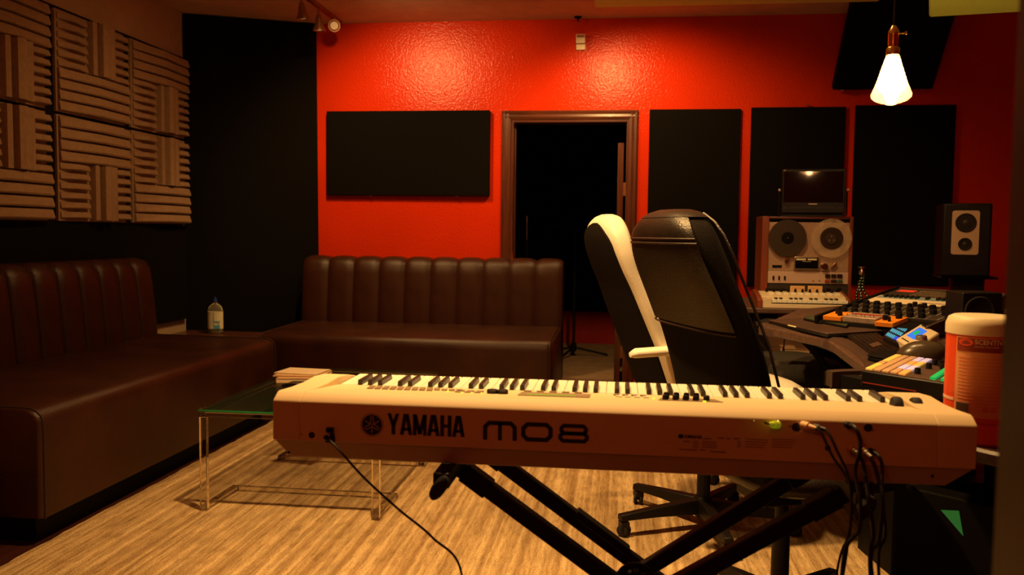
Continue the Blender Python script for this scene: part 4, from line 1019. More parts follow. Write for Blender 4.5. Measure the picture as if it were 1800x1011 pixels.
cable('short black cable looping out right of the gold jacks and down', [py_(1530, 792, SY-0.006), py_(1545, 802, SY-0.03), py_(1551, 825, SY-0.035), py_(1550, 870, 1.60), py_(1556, 940, 1.61), py_(1545, 1012, 1.62), (0.56, 1.66, 0.2), (0.62, 1.80, -0.012), (1.0, 1.85, -0.012)], 0.0030, 0.0055, 0.018, m_blackpl)

# ------------------------------------------------------------------ double-braced X stand
ks = thing('keyboard_stand', 'black double-braced X keyboard stand carrying the synthesizer', 'stand', (0.05, 1.85, 0.0))
def kp_(name, mb, m=m_blackmet, parent=ks, **k): return part(name, mb, m, parent, world=True, **k)
near, far = 1.75, 1.97
PVn = Vector((0.05, near, 0.442)); PVf = Vector((0.062, far, 0.425))
tl_n, tr_n = Vector((-0.335, near, 0.710)), Vector((0.455, near, 0.704))
tl_f, tr_f = Vector((-0.335, far, 0.706)), Vector((0.455, far, 0.706))
def foot(top, pv, z): t = (z-top.z)/(pv.z-top.z); return top+(pv-top)*t
for top, pv in ((tl_n, PVn), (tr_n, PVn), (tl_f, PVf), (tr_f, PVf)):
    dy_ = 0.018 if top.x < 0 else -0.018
    a = top+Vector((0, dy_, -0.005)); b = foot(top, pv, 0.035)+Vector((0, dy_, 0))
    br = kp_('brace_tube', MB().bar(a, b, 0.028, 0.034, up=(0.6, 0, 0.8)), bevel=0.003)
    u = (b-a).normalized()
    kp_('sleeve', MB().bar(a+u*0.02, a+u*0.085, 0.034, 0.041, up=(0.6, 0, 0.8)), m_blackpl, br, bevel=0.003)
kp_('tube_brace_plate', MB().bar(tl_f+(PVf-tl_f)*0.62+Vector((0, 0.018, 0.013)), tl_f+(PVf-tl_f)*0.93+Vector((0, 0.018, 0.013)), 0.034, 0.018, up=(0.6, 0, 0.8)), bevel=0.002)
# pivot bolt and height disc with three holes
disc = MB(); n = 36; R0 = 0.047; cD = Vector((0.05, 1.86, 0.432))
holes = [(0.030*math.cos(rad(a)), 0.030*math.sin(rad(a))) for a in (62, 90, 118)]
# disc built as a polar grid with the holes cut by boolean-free ring bridging
bm = bmesh.new()
def circ(cx, cy, r, m): return [bm.verts.new((cx+r*math.cos(2*PI*i/m), 0, cy+r*math.sin(2*PI*i/m))) for i in range(m)]
loops = [circ(0, 0, R0, n)] + [circ(hx_, hy_, 0.0052, 12) for hx_, hy_ in holes]
es = []
for lp in loops:
    for i in range(len(lp)): es.append(bm.edges.new((lp[i], lp[(i+1) % len(lp)])))
bmesh.ops.triangle_fill(bm, edges=es, use_beauty=True)
g = bmesh.ops.extrude_face_region(bm, geom=list(bm.faces)); bmesh.ops.translate(bm, verts=[v for v in g['geom'] if isinstance(v, bmesh.types.BMVert)], vec=(0, 0.006, 0))
bmesh.ops.recalc_face_normals(bm, faces=bm.faces)
bm.verts.ensure_lookup_table()
disc.v = [tuple(v.co + cD) for v in bm.verts]; idx = {v: i for i, v in enumerate(bm.verts)}
disc.f = [tuple(idx[v] for v in f.verts) for f in bm.faces]; bm.free()
kp_('height_disc', disc)
kp_('pivot_bolt', MB().tube([(0.05, near-0.045, 0.442), (0.06, far+0.045, 0.425)], 0.011, 12).lathe([(0.001, -0.012), (0.020, -0.010), (0.020, 0.0), (0.001, 0.0)], c=(0.05, near-0.035, 0.442), n=8, axis='Y'), sm=True)
for top, sx in ((tl_n, -1), (tr_n, 1)):
    y0_, y1_ = 1.60, 2.07
    sup = kp_('support_arm', MB().box(top.x-0.016, top.x+0.016, y0_, y1_, 0.704, 0.7348), bevel=0.003)
    for ye, s in ((y0_, 1), (y1_, -1)):
        rr = [[(top.x-0.002+kk__*(0.0155*math.cos(b)+0.010*math.sin(b)), ye+yy, 0.708+kk__*0.0235*math.sin(b)) for b in [2*PI*j/16 for j in range(16)]] for kk__, yy in ((0.7, -0.018*s), (1.0, -0.012*s), (1.0, 0.018*s), (0.75, 0.030*s))]
        kp_('rubber_end', MB().ring_loft(rr), m_rubber, sup, sm=True)
        if s > 0: kp_('shadow_stub', MB().tube([(top.x+0.006, ye+0.012, 0.71), (top.x+0.008, ye+0.016, 0.752)], 0.009, 10), m_rubber, sup, sm=True)  # dark stub modelled in place of the soft shadow above the rubber end
for top, pv in ((tl_n, PVn), (tr_n, PVn)):
    fx = foot(top, pv, 0.035).x
    ft = kp_('floor_bar', MB().bar((fx, 1.55, 0.030), (fx, 2.17, 0.030), 0.034, 0.034), bevel=0.003)
    for yy in (1.55, 2.17): kp_('rubber_foot', MB().cbox((fx, yy, 0.029), 0.046, 0.05, 0.034), m_rubber, ft, bevel=0.006)

# ------------------------------------------------------------------ console desk
VD = Vector((0.64, 0.77)); FD0 = Vector((0.8, 3.1))
def hp(x, y, z0, s):
    n = Vector((-s*VD.x, -s*VD.y, 1)); c = z0 - s*FD0.dot(VD); d = ray(x, y)
    return CAM + d*((c - n.dot(CAM))/n.dot(d))
def dz(x, y, z0=0.80, s=0.1): return z0 + s*((x-FD0.x)*VD.x+(y-FD0.y)*VD.y)
class Quad:
    def __init__(s, p0, pu, pv): s.o = Vector(p0); s.u = Vector(pu)-s.o; s.v = Vector(pv)-s.o; s.n = s.u.cross(s.v).normalized(); s.n = s.n if s.n.z > 0 else -s.n
    def at(s, a, b, h=0.0): return s.o + s.u*a + s.v*b + s.n*h
    def slab(s, a0, a1, b0, b1, h0, h1, mb=None):
        mb = mb or MB(); return mb.prism([s.at(a0, b0, h0), s.at(a1, b0, h0), s.at(a1, b1, h0), s.at(a0, b1, h0)], s.n*(h1-h0))
    def knob(s, a, b, h, r, l, mb=None, n=12, top=0.85):
        mb = mb or MB(); c = s.at(a, b, h); mb.tube([c, c+s.n*l*0.8, c+s.n*l], r, n, r2=r*top); return mb
desk = thing('console_desk', 'dark brown curved console desk with padded edge, holding the audio gear', 'desk', (1.1, 3.2, 0))
def kd(name, mb, m, parent=desk, **k): return part(name, mb, m, parent, world=True, **k)
fr = [hp(*p, 0.80, 0.1) for p in ((1335, 572), (1455, 597), (1520, 645), (1450, 655), (1515, 668), (1660, 690))]
back = [(1.30, 2.30), (1.80, 2.80), (1.80, 3.75), (1.25, 4.12), (0.82, 4.02)]
top = [tuple(p) for p in fr] + [(x, y, dz(x, y)) for x, y in back]
kd('desk_top', MB().prism(top, (0, 0, -0.035)), m_desk, bevel=0.006)
rim = MB()
def offs(path, d):
    out = []
    for i, p in enumerate(path):
        a = path[max(0, i-1)]; b = path[min(len(path)-1, i+1)]; t = (Vector(b)-Vector(a)); t.z = 0; t.normalize(); out.append(Vector(p)+Vector((t.y, -t.x, 0))*d)
    return out
path = [Vector(p) for p in fr[:4]]
fine = bez(path, 5)
rings = []
inn, out_ = offs(fine, -0.055), offs(fine, 0.004)
for a, b in zip(inn, out_):
    rings.append([a+Vector((0,0,0.002)), a+Vector((0,0,0.010)), b+(a-b)*0.35+Vector((0,0,0.011)), b+(a-b)*0.1+Vector((0,0,0.003)), b+Vector((0,0,-0.012)), b+Vector((0,0,-0.038)), a+Vector((0,0,-0.04))])
kd('padded_edge', MB().ring_loft(rings), m_deskpad, sm=True, ang=60)
ed = [Vector(p) for p in fr[3:6]] + [Vector((1.30, 2.30, dz(1.30, 2.30)))]
rings = []
for a, b in zip(offs(ed, -0.03), offs(ed, 0.004)):
    rings.append([a+Vector((0,0,0.001)), a+Vector((0,0,0.006)), b+Vector((0,0,0.002)), b+Vector((0,0,-0.04)), a+Vector((0,0,-0.04))])
kd('near_edge_trim', MB().ring_loft(rings), m_blackpl, sm=True, ang=60)
near_poly = [(0.70, 2.80), (0.765, 2.715), (0.935, 2.56), (1.29, 2.33), (1.72, 2.80), (1.2, 3.1), (0.90, 2.92)]
kd('apron', MB().prism([(x, y, 0.615) for x, y in near_poly], (0, 0, 0.125)), m_black, bevel=0.006)
kd('near_pedestal', MB().prism([(x, y, 0.0) for x, y in [(1.20, 2.80), (1.42, 2.64), (1.68, 2.85), (1.25, 3.05)]], (0, 0, 0.615)), m_black, bevel=0.006)
far_poly = [(0.93, 3.35), (0.97, 3.08), (1.25, 3.2), (1.30, 3.92), (1.10, 3.80)]
kd('far_pedestal', MB().prism([(x, y, 0.0) for x, y in far_poly], (0, 0, 0.78)), m_black, bevel=0.006)
kd('back_panel', MB().prism([(1.07, 3.0, 0.02), (1.10, 2.98, 0.02), (1.18, 3.5, 0.02), (1.15, 3.52, 0.02)], (0, 0, 0.76)), m_black)
dr_ = kd('drawer_front', MB().prism([(0.705, 2.793, 0.63), (0.765, 2.711, 0.63), (0.762, 2.708, 0.63), (0.701, 2.790, 0.63)], (0, 0, 0.10)), m_blackpl)

# sloped rack bay
A3 = hp(1440, 558, 0.82, 0.2); D3 = hp(1617, 574, 0.82, 0.2); B3 = hp(1580, 508, 0.82, 0.2)
QB = Quad(A3, A3+(D3-A3)*1.06, B3)
bay = thing('rack_bay', 'sloped black rack bay on the desk framing the rows of audio units', 'rack', (A3.x, A3.y, dz(A3.x, A3.y)))
def kb_(name, mb, m, parent=bay, **k): return part(name, mb, m, parent, world=True, **k)
def down(a, b): p = QB.at(a, b); return Vector((p.x, p.y, dz(p.x, p.y)+0.001))
mb = MB(); cs = [(0, 0), (1, 0), (1, 1), (0, 1)]
t4 = [QB.at(a, b, -0.012) for a, b in cs]; b4 = [down(a, b) for a, b in cs]
mb.add([tuple(p) for p in b4+t4], [(0, 3, 2, 1), (4, 5, 6, 7), (0, 1, 5, 4), (1, 2, 6, 5), (2, 3, 7, 6), (3, 0, 4, 7)])
kb_('rack_carcass', mb, m_black)
kb_('side_board', QB.slab(-0.035, 0.0, -0.02, 1.02, -0.05, 0.010), m_black, bevel=0.003)
kb_('side_board', QB.slab(1.0, 1.03, -0.02, 1.02, -0.05, 0.006), m_deskpad, bevel=0.003)
kb_('top_board', QB.slab(0.0, 1.0, 1.0, 1.025, -0.05, 0.006), m_deskpad, bevel=0.003)
def unit(name, label, cat, a0, a1, b0, b1, face, h0=-0.0115, h1=0.002):
    p = QB.at(a0, b0); o = thing(name, label, cat, (p.x, p.y, p.z))
    f_ = part('faceplate', QB.slab(a0, a1, b0, b1, h0, h1), face, o, world=True, bevel=0.0012)
    return o
def up_(o, name, mb, m, **k): return part(name, mb, m, o, world=True, **k)
kn = unit('knob_unit', 'dark rack unit crowded with big black knobs in rows, in the sloped bay', 'audio unit', 0.02, 0.98, 0.175, 0.535, m_darkface)
for r in range(3):
    for c in range(9):
        a = 0.07+c*0.105+r*0.018; b = 0.215+r*0.115
        if c == 8 and r == 0: continue
        big = 0.0135 if (c != 4) else 0.010
        up_(kn, 'control_knob', QB.knob(a, b, 0.002, big, 0.017), m_blackpl, sm=True)
for a, b in ((0.53, 0.505), (0.63, 0.49)): up_(kn, 'control_knob', QB.knob(a, b, 0.002, 0.010, 0.016), m_blackpl, sm=True)
tk = MB()
for r in range(3):
    for c in range(9): QB.slab(0.118+c*0.105+r*0.018, 0.121+c*0.105+r*0.018, 0.18+r*0.115, 0.26+r*0.115, 0.002, 0.0026, tk)
up_(kn, 'scale_marks', tk, m_cream, kind='stuff')
cu_ = unit('fader_strip_unit', 'cream and pale blue rack unit with a row of small black caps, mid bay', 'audio unit', 0.0, 1.0, 0.545, 0.765, m_cream)
up_(cu_, 'blue_strip', QB.slab(0.02, 0.98, 0.675, 0.755, 0.002, 0.0028), m_blueface)
up_(cu_, 'dark_groove', QB.slab(0.50, 0.75, 0.60, 0.612, 0.002, 0.0026), m_desk)
for c in range(18):
    if c in (7, 9): continue
    up_(cu_, 'black_cap', QB.slab(0.08+c*0.0505, 0.105+c*0.0505, 0.695, 0.735, 0.0028, 0.011), m_blackpl)
dm = unit('dark_mixer_unit', 'charcoal mixer unit with red display at the top of the sloped bay', 'audio unit', 0.0, 1.0, 0.775, 0.995, m_darkface)
up_(dm, 'red_display', QB.slab(0.05, 0.22, 0.90, 0.96, 0.002, 0.003), m_redled)
bt_ = MB()
for r in range(4):
    for c in range(26): QB.slab(0.26+c*0.019, 0.270+c*0.019, 0.80+r*0.045, 0.815+r*0.045, 0.002, 0.005, bt_)
up_(dm, 'button_rows', bt_, m_greybtn, kind='stuff')
for a, b in ((0.80, 0.93), (0.90, 0.92)): up_(dm, 'control_knob', QB.knob(a, b, 0.002, 0.013, 0.016), m_blackpl, sm=True)
for i in range(3): up_(dm, 'side_lamp', QB.slab(0.85+i*0.035, 0.862+i*0.035, 0.84, 0.852, 0.002, 0.005), m_cream)
o1 = unit('orange_unit', 'small orange faced unit at the left foot of the bay, near the laptop', 'audio unit', 0.02, 0.20, 0.02, 0.165, m_orange, h1=0.006)
up_(o1, 'control_knob', QB.knob(0.10, 0.11, 0.006, 0.011, 0.018), m_blackpl, sm=True); up_(o1, 'control_knob', QB.knob(0.16, 0.06, 0.006, 0.010, 0.018), m_blackpl, sm=True)
s1 = unit('silver_unit', 'silver unit with tiny switches between the two orange ones', 'audio unit', 0.215, 0.54, 0.02, 0.165, m_silverface, h1=0.010)
sw_ = MB()
for c in range(7): QB.knob(0.25+c*0.042, 0.04+0.012*(c % 2), 0.010, 0.002, 0.010, sw_, 6)
up_(s1, 'toggle_switches', sw_, m_chrome, kind='stuff'); up_(s1, 'red_strip', QB.slab(0.24, 0.52, 0.10, 0.13, 0.010, 0.0106), m_labelred)
o2 = unit('orange_unit', 'small orange faced unit with three black knobs, right of the silver one', 'audio unit', 0.555, 0.72, -0.02, 0.165, m_orange, h1=0.006)
for a, b, r in ((0.60, 0.05, 0.010), (0.67, 0.12, 0.012), (0.66, 0.02, 0.006)): up_(o2, 'control_knob', QB.knob(a, b, 0.006, r, 0.018), m_blackpl, sm=True)

# laptop with two glass cases
def gear(name, label, cat, px, z0, s, thick, m, bev=0.003):
    p0, pu, pv = [hp(*p, z0, s) for p in px]; q = Quad(p0, pu, pv)
    o = thing(name, label, cat, tuple(q.at(0, 0, -thick)))
    return o, q
lt, ql = gear('laptop', 'closed dark laptop lying on the left wing of the desk', 'laptop', ((1350, 562), (1455, 586), (1437, 557)), 0.825, 0.1, 0.016, None)
up_(lt, 'base', ql.slab(0, 1, 0, 1, -0.016, -0.007), m_blackpl, bevel=0.003); up_(lt, 'lid', ql.slab(0, 1, 0, 1, -0.0065, 0), m_deskpad, bevel=0.0025)
up_(lt, 'maker_badge', ql.slab(0.36, 0.50, -0.006, -0.002, -0.006, -0.001), m_labelwhite)
for i, (px, nm) in enumerate(((((1412, 559), (1443, 566), (1420, 553)), 'dark green glass case lying far on the laptop lid'), (((1450, 566), (1488, 573), (1458, 560)), 'dark green glass case lying near on the laptop lid'))):
    g_, qg = gear('glass_case', nm, 'case', px, 0.835, 0.1, 0.008, None)
    up_(g_, 'case_body', qg.slab(0, 1, 0, 1, -0.008, -0.001), m_blackpl, bevel=0.002); up_(g_, 'glass_face', qg.slab(0.03, 0.97, 0.05, 0.95, -0.001, 0.0005), m_plastgreen)
# computer keyboard
ck, qk = gear('computer_keyboard', 'slim dark computer keyboard angled on the desk before the orange units', 'keyboard', ((1489, 589), (1541, 629), (1532, 578)), 0.815, 0.1, 0.012, None)
up_(ck, 'tray', qk.slab(0, 1, 0, 1, -0.012, 0), m_blackpl, bevel=0.003)
kk = MB()
for r in range(6):
    for c in range(17): qk.slab(0.03+c*0.0555, 0.075+c*0.0555, 0.06+r*0.152, 0.185+r*0.152, 0, 0.003, kk)
up_(ck, 'keys', kk, m_ebony, kind='stuff')
up_(ck, 'wrist_sticker', qk.slab(0.55, 0.68, 0.25, 0.6, 0.003, 0.0035), m_desk)
# backlit keypad
kp2, qp = gear('backlit_keypad', 'black keypad with rows of blue and cyan lit keys', 'controller', ((1553, 590), (1576, 601), (1589, 556)), 0.835, 0.1, 0.02, None)
up_(kp2, 'body', qp.slab(0, 1.1, -0.02, 1, -0.02, 0), m_blackpl, bevel=0.003)
for r in range(4):
    for c in range(7):
        m = m_bluepad if (c >= 5 and r in (0, 3)) or (r == 3 and c == 6) else m_cyanpad
        if (r == 3 and 2 <= c <= 4): m = m_bluepad
        up_(kp2, 'lit_key', qp.slab(0.10+c*0.125, 0.165+c*0.125, 0.04+r*0.20, 0.16+r*0.20, 0, 0.0025), m)
up_(kp2, 'name_badge', qp.slab(0.70, 0.95, 0.90, 0.94, 0, 0.001), m_cream)
# cream monitor controller
cc, qc = gear('monitor_controller', 'cream desktop controller with blue screen and clear dial', 'controller', ((1576, 595), (1608, 614), (1619, 569)), 0.845, 0.1, 0.03, None)
up_(cc, 'body', qc.slab(0, 1, 0, 1, -0.03, 0), m_cream, bevel=0.006)
sc = up_(cc, 'blue_screen', qc.slab(0.16, 0.58, 0.28, 0.82, 0, 0.0012), m_bluelcd)
up_(cc, 'green_readout', qc.slab(0.24, 0.40, 0.45, 0.68, 0.0012, 0.0018), m_greenled, parent=None) if False else part('green_readout', qc.slab(0.26, 0.42, 0.45, 0.66, 0.0012, 0.0018), m_greenled, sc, world=True)
up_(cc, 'dial', qc.knob(0.78, 0.42, 0, 0.019, 0.014, n=24), m_steel, sm=True)
for i in range(4):
    up_(cc, 'round_button', qc.knob(0.20+i*0.10, 0.10, 0, 0.0035, 0.003), m_blackpl, sm=True); up_(cc, 'round_button', qc.knob(0.18+i*0.10, 0.93, 0, 0.0035, 0.003), m_blackpl, sm=True)
# mouse-like trackball and black case
mp_ = hp(1612, 632, 0.805, 0.1)
tb = thing('trackball', 'large domed dark olive trackball mouse beside the cream controller', 'mouse', (mp_.x+0.008, mp_.y-0.015, dz(mp_.x, mp_.y-0.015)+0.008), rad(-10))
rings = []
for k in range(9):
    a = PI/2*k/8; r = math.cos(a)**0.8 if k < 8 else 0.02
    rings.append([(0.078*r*math.cos(b)+0.012*math.sin(a), 0.052*r*math.sin(b), 0.006+0.056*math.sin(a)) for b in [2*PI*i/28 for i in range(28)]])
rings = [[(0.078*math.cos(b), 0.052*math.sin(b), 0) for b in [2*PI*i/28 for i in range(28)]]] + rings
part('shell', MB().ring_loft(rings), m_mouse, tb, sm=True, ang=70)
bx, qx = gear('black_pouch', 'small black pouch between computer keyboard and pad controller', 'pouch', ((1524, 626), (1568, 634), (1545, 612)), 0.825, 0.1, 0.022, None)
up_(bx, 'pouch_body', qx.slab(0, 1, 0, 1, -0.022, 0), m_black, bevel=0.009, seg=3); up_(bx, 'flap', qx.slab(0.0, 1, 0, 0.5, 0, 0.003), m_black, bevel=0.001)
# pad controller
pc, qd = gear('pad_controller', 'pad controller with coloured pads and green faders on the near desk wing', 'controller', ((1514, 651), (1630, 669), (1571, 625)), 0.835, 0.0, 0.045, None)
up_(pc, 'case', qd.slab(0, 1.35, 0, 1, -0.045, 0), m_blackpl, bevel=0.004)
up_(pc, 'red_stripe', qd.slab(0.03, 0.85, -0.004, 0.0, -0.034, -0.031), m_labelred)
up_(pc, 'top_plate', qd.slab(0.02, 1.33, 0.02, 0.98, 0, 0.0015), m_desk)
pw = 0.095
cols = [[(0.03, 0.36, m_padyel), (0.39, 0.50, m_padtan), (0.53, 0.97, m_padyel)], [(0.03, 0.97, m_padtan)], [(0.03, 0.97, m_padtan)],
        [(0.03, 0.24, m_padtan), (0.27, 0.48, m_padlav), (0.51, 0.72, m_padora), (0.75, 0.97, m_padlav)],
        [(0.03, 0.24, m_padora), (0.27, 0.48, m_padlav), (0.51, 0.72, m_padyel), (0.75, 0.97, m_padlav)]]
for i, col_ in enumerate(cols):
    a = 0.05 + i*0.128
    for b0, b1, m in col_: up_(pc, 'pad', qd.slab(a, a+0.105, b0, b1, 0.0015, 0.007), m, bevel=0.001)
for a, b in ((0.77, 0.20), (0.80, 0.52), (0.80, 0.75), (0.90, 0.72), (0.90, 0.9), (0.98, 0.6)): up_(pc, 'control_knob', qd.knob(a, b, 0.0015, 0.0085, 0.016), m_blackpl, sm=True)
for a in (1.02, 1.17): up_(pc, 'green_fader_strip', qd.slab(a, a+0.075, 0.04, 0.66, 0.0015, 0.008), m_greenled)

# small cube speaker and big monitor on stand
ss = hy(1713, 556, 3.14)
zq = dz(ss.x, 3.24)+0.004
cs_ = thing('cube_speaker', 'small glossy black cube speaker on the desk below the big one', 'speaker', (ss.x, 3.17, zq), rad(4))
h_ = hy(1713, 514, 3.12).z-zq
part('cabinet', MB().box(-0.060, 0.075, -0.06, 0.07, 0, h_), m_blackpl, cs_, bevel=0.005)
part('cone_surround', MB().lathe([(0.040, -0.061), (0.048, -0.064), (0.052, -0.061), (0.052, -0.058), (0.040, -0.058)], c=(0, 0, h_*0.63), n=28, axis='Y'), m_rubber, cs_, sm=True)
part('cone', MB().lathe([(0.040, -0.061), (0.014, -0.048), (0.012, -0.052), (0.001, -0.056)], c=(0, 0, h_*0.63), n=28, axis='Y'), m_darkface, cs_, sm=True)
SPY = 4.35
a_, b_, c_2 = hy(1662, 357, SPY), hy(1742, 352, SPY), hy(1661, 486, SPY)
sw2 = b_.x-a_.x
spk = thing('studio_monitor', 'black studio monitor speaker with silver tweeter plate, on a stand by the right wall', 'speaker', ((a_.x+b_.x)/2, SPY, c_2.z), rad(-14))
sh = a_.z-c_2.z; sw2 *= 1.03
part('cabinet', MB().box(-sw2/2, sw2/2, 0, 0.36, 0, sh), m_blackpl, spk, bevel=0.010, seg=3)
def rrect(x0, x1, z0, z1, r, n=5):
    out = []
    for cx, cz, a0 in ((x1-r, z1-r, 0), (x0+r, z1-r, 90), (x0+r, z0+r, 180), (x1-r, z0+r, 270)):
        for i in range(n+1): a = rad(a0+90*i/n); out.append((cx+r*math.cos(a), cz+r*math.sin(a)))
    return out
pr = rrect(-sw2*0.31, sw2*0.25, sh*0.30, sh*0.90, 0.012)
tp = part('tweeter_plate', MB().prism([(x, -0.004, z) for x, z in pr], (0, 0.006, 0)), m_alum, spk, bevel=0.001)
for cz, r in ((sh*0.735, sw2*0.215), (sh*0.445, sw2*0.142)):
    cx = -sw2*0.03
    part('driver', MB().lathe([(r*0.80, -0.009), (r*0.9, -0.012), (r, -0.008), (r, -0.003), (r*0.8, -0.003)], c=(cx, 0, cz), n=30, axis='Y'), m_rubber, tp, sm=True)
    part('cone', MB().lathe([(r*0.80, -0.009), (r*0.35, -0.0045), (r*0.3, -0.010), (r*0.12, -0.013), (0.0005, -0.013)], c=(cx, 0, cz), n=30, axis='Y'), m_darkface, tp, sm=True)
part('side_woofer', MB().lathe([(0.0005, 0.004), (0.03, 0.006), (0.075, -0.006), (0.085, 0.006), (0.098, 0.006), (0.100, 0.0)], c=(sw2/2, 0.18, sh*0.45), n=30, axis='X'), m_rubber, spk, sm=True)
st = thing('speaker_stand', 'black column stand under the studio monitor', 'stand', ((a_.x+b_.x)/2+0.06, SPY+0.17, 0), rad(-14))
part('top_plate', MB().box(-0.13, 0.13, -0.15, 0.15, c_2.z-0.012, c_2.z-0.0005), m_blackmet, st, bevel=0.002)
part('column', MB().box(-0.055, 0.085, -0.06, 0.06, 0.02, c_2.z-0.012), m_blackmet, st, bevel=0.004)
part('base_plate', MB().box(-0.17, 0.17, -0.18, 0.18, 0, 0.02), m_blackmet, st, bevel=0.003)

# ------------------------------------------------------------------ side desk with tape deck, small monitor, mini keyboard
CZ = 0.845; TY = 4.62
cd = thing('side_desk', 'dark narrow side desk along the red wall carrying the tape deck', 'desk', (0.98, 4.75, 0))
kk_ = lambda n, mb, m, **k: part(n, mb, m, cd, world=True, **k)
kk_('top_board', MB().box(0.46, 1.52, 4.36, 5.10, CZ-0.028, CZ), m_desk, bevel=0.006)
kk_('front_rail', MB().box(0.80, 1.48, 4.39, 4.41, CZ-0.075, CZ-0.028), mat('dark_red_rail', (0.16, 0.012, 0.008), 0.5))
kk_('modesty_panel', MB().box(0.74, 1.47, 5.0, 5.02, 0.05, CZ-0.03), m_black)
for x in (0.72, 1.44):
    for y in (4.45, 5.0): kk_('leg', MB().box(x-0.03, x+0.03, y-0.03, y+0.03, 0, CZ-0.028), m_black)
for i_, (xa, xb) in enumerate(((1338, 1376), (1381, 1424))):
    pa, pb = hy(xa, 600, 4.52), hy(xb, 600, 4.52); zt2 = hy(1380, 593+i_*4, 4.52).z
    bx_ = thing('storage_box', ['tan cardboard storage box under the side desk, left of the pair', 'tan cardboard storage box under the side desk, right of the pair'][i_], 'box', ((pa.x+pb.x)/2, 4.66, 0))
    part('box_body', MB().box(-(pb.x-pa.x)/2, (pb.x-pa.x)/2, -0.14, 0.14, 0, zt2-0.05), m_kraft, bx_, bevel=0.002)
    part('box_lid', MB().box(-(pb.x-pa.x)/2-0.004, (pb.x-pa.x)/2+0.004, -0.144, 0.144, zt2-0.05, zt2), m_kraft, bx_, bevel=0.002)
a_, b_ = hy(1340, 380, TY), hy(1500, 380, TY); DXa, DXb, DZt = a_.x, b_.x, a_.z
td = thing('tape_deck', 'vintage open-reel tape deck in walnut case standing on the side desk', 'tape deck', ((DXa+DXb)/2, TY, CZ))
def kt(name, mb, m, parent=td, **k): return part(name, mb, m, parent, world=True, **k)
WL = hy(1350.5, 430, TY).x; WR = hy(1492.5, 430, TY).x
kt('case_side', MB().box(DXa, WL, TY-0.012, TY+0.20, CZ, DZt), m_casewood, bevel=0.003)
kt('case_side', MB().box(WR, DXb, TY-0.012, TY+0.20, CZ, DZt), m_casewood, bevel=0.003)
kt('case_top', MB().box(WL, WR, TY-0.012, TY+0.20, DZt-0.012, DZt-0.001), m_casewood)
kt('top_trim', MB().box(WL, WR, TY-0.014, TY-0.010, DZt-0.008, DZt-0.001), m_chrome)
kt('chassis', MB().box(WL, WR, TY+0.012, TY+0.18, CZ+0.004, DZt-0.012), m_black)
def zrow(y): return hy(1420, y, TY).z
kt('deck_face', MB().box(WL, WR, TY, TY+0.014, zrow(477), zrow(391)), m_deckface, bevel=0.001)
kt('control_strip', MB().box(WL, WR, TY-0.004, TY+0.014, zrow(498.5), zrow(477.5)), m_deckpale, bevel=0.001)
kt('meter_panel', MB().box(WL, WR, TY, TY+0.014, CZ+0.004, zrow(499.5)), m_darkface, bevel=0.001)
def rpx(x0, x1, y0, y1, t0, t1, mb=None):
    p = hy(x0, y0, TY); q = hy(x1, y1, TY); return (mb or MB()).box(p.x, q.x, TY-t1, TY-t0, q.z, p.z)
PXm = 4.78/1500
def disc_at(x, y, prof, n=30):
    c = hy(x, y, TY); return MB().lathe([(r*PXm, -d) for r, d in prof], c=(c.x, TY, c.z), n=n, axis='Y')
r1 = kt('tape_reel', disc_at(1383, 418.5, [(0.1, 0.026), (30, 0.026), (30.3, 0.024), (30, 0.022), (0.1, 0.022)], 40), m_smoke, sm=True, label='smoked reel')
kt('tape_pack', disc_at(1383, 418.5, [(0.1, 0.022), (28, 0.022), (28, 0.008), (0.1, 0.008)], 40), m_tape, r1, sm=True)
kt('reel_hub', disc_at(1383, 418.5, [(0.1, 0.034), (2.2, 0.034), (2.6, 0.030), (9.5, 0.028), (10, 0.026)], 24), m_black, r1, sm=True)
kt('spindle_cap', disc_at(1383, 418.5, [(0.1, 0.037), (1.6, 0.037), (2.0, 0.034)], 14), m_chrome, r1, sm=True)
r2_ = kt('tape_reel', disc_at(1460, 419, [(0.1, 0.024), (31.5, 0.024), (32, 0.022), (31.5, 0.020), (0.1, 0.020)], 40), m_reelclear, sm=True, label='clear reel')
kt('tape_pack', disc_at(1460, 419, [(0.1, 0.028), (17.5, 0.028), (18, 0.026), (18, 0.010), (0.1, 0.010)], 36), m_tape, r2_, sm=True)
kt('reel_hub', disc_at(1459, 420, [(0.1, 0.034), (8.5, 0.034), (9, 0.030), (9, 0.028)], 24), m_smoke, r2_, sm=True)
for k in range(3):
    a = rad(90+120*k)
    kt('hub_slot', disc_at(1459+4.5*math.cos(a), 420-4.5*math.sin(a), [(0.1, 0.0345), (1.2, 0.0345), (1.3, 0.033)], 10), m_steel, r2_)
hc = kt('head_cover', rpx(1395, 1438, 451, 473.5, 0, 0.022), m_steel, bevel=0.002)
kt('cover_window', rpx(1396.5, 1436, 453, 472, 0.022, 0.024), m_screen, hc)
kt('cover_print', rpx(1398, 1415, 454, 457.5, 0.024, 0.0245, rpx(1418, 1434, 454.5, 457.5, 0.024, 0.0245, rpx(1408, 1424, 459, 459.8, 0.024, 0.0245))), m_cream, hc)
kt('capstan_roller', disc_at(1448, 469, [(0.1, 0.026), (5, 0.026), (6, 0.022), (6, 0)], 20), m_chrome, sm=True)
kt('tension_arm', MB().bar(tuple(hy(1461, 472, TY-0.014)), tuple(hy(1470, 462, TY-0.014)), 0.014, 0.012, (0, 1, 0)), m_bronze, bevel=0.003)
kt('tape_guide', disc_at(1382, 459, [(0.1, 0.02), (3.5, 0.02), (3.5, 0)], 14), m_chrome, sm=True)
kt('tape_guide', disc_at(1386, 455, [(0.1, 0.014), (2.5, 0.014), (2.5, 0)], 14), m_brass, sm=True)
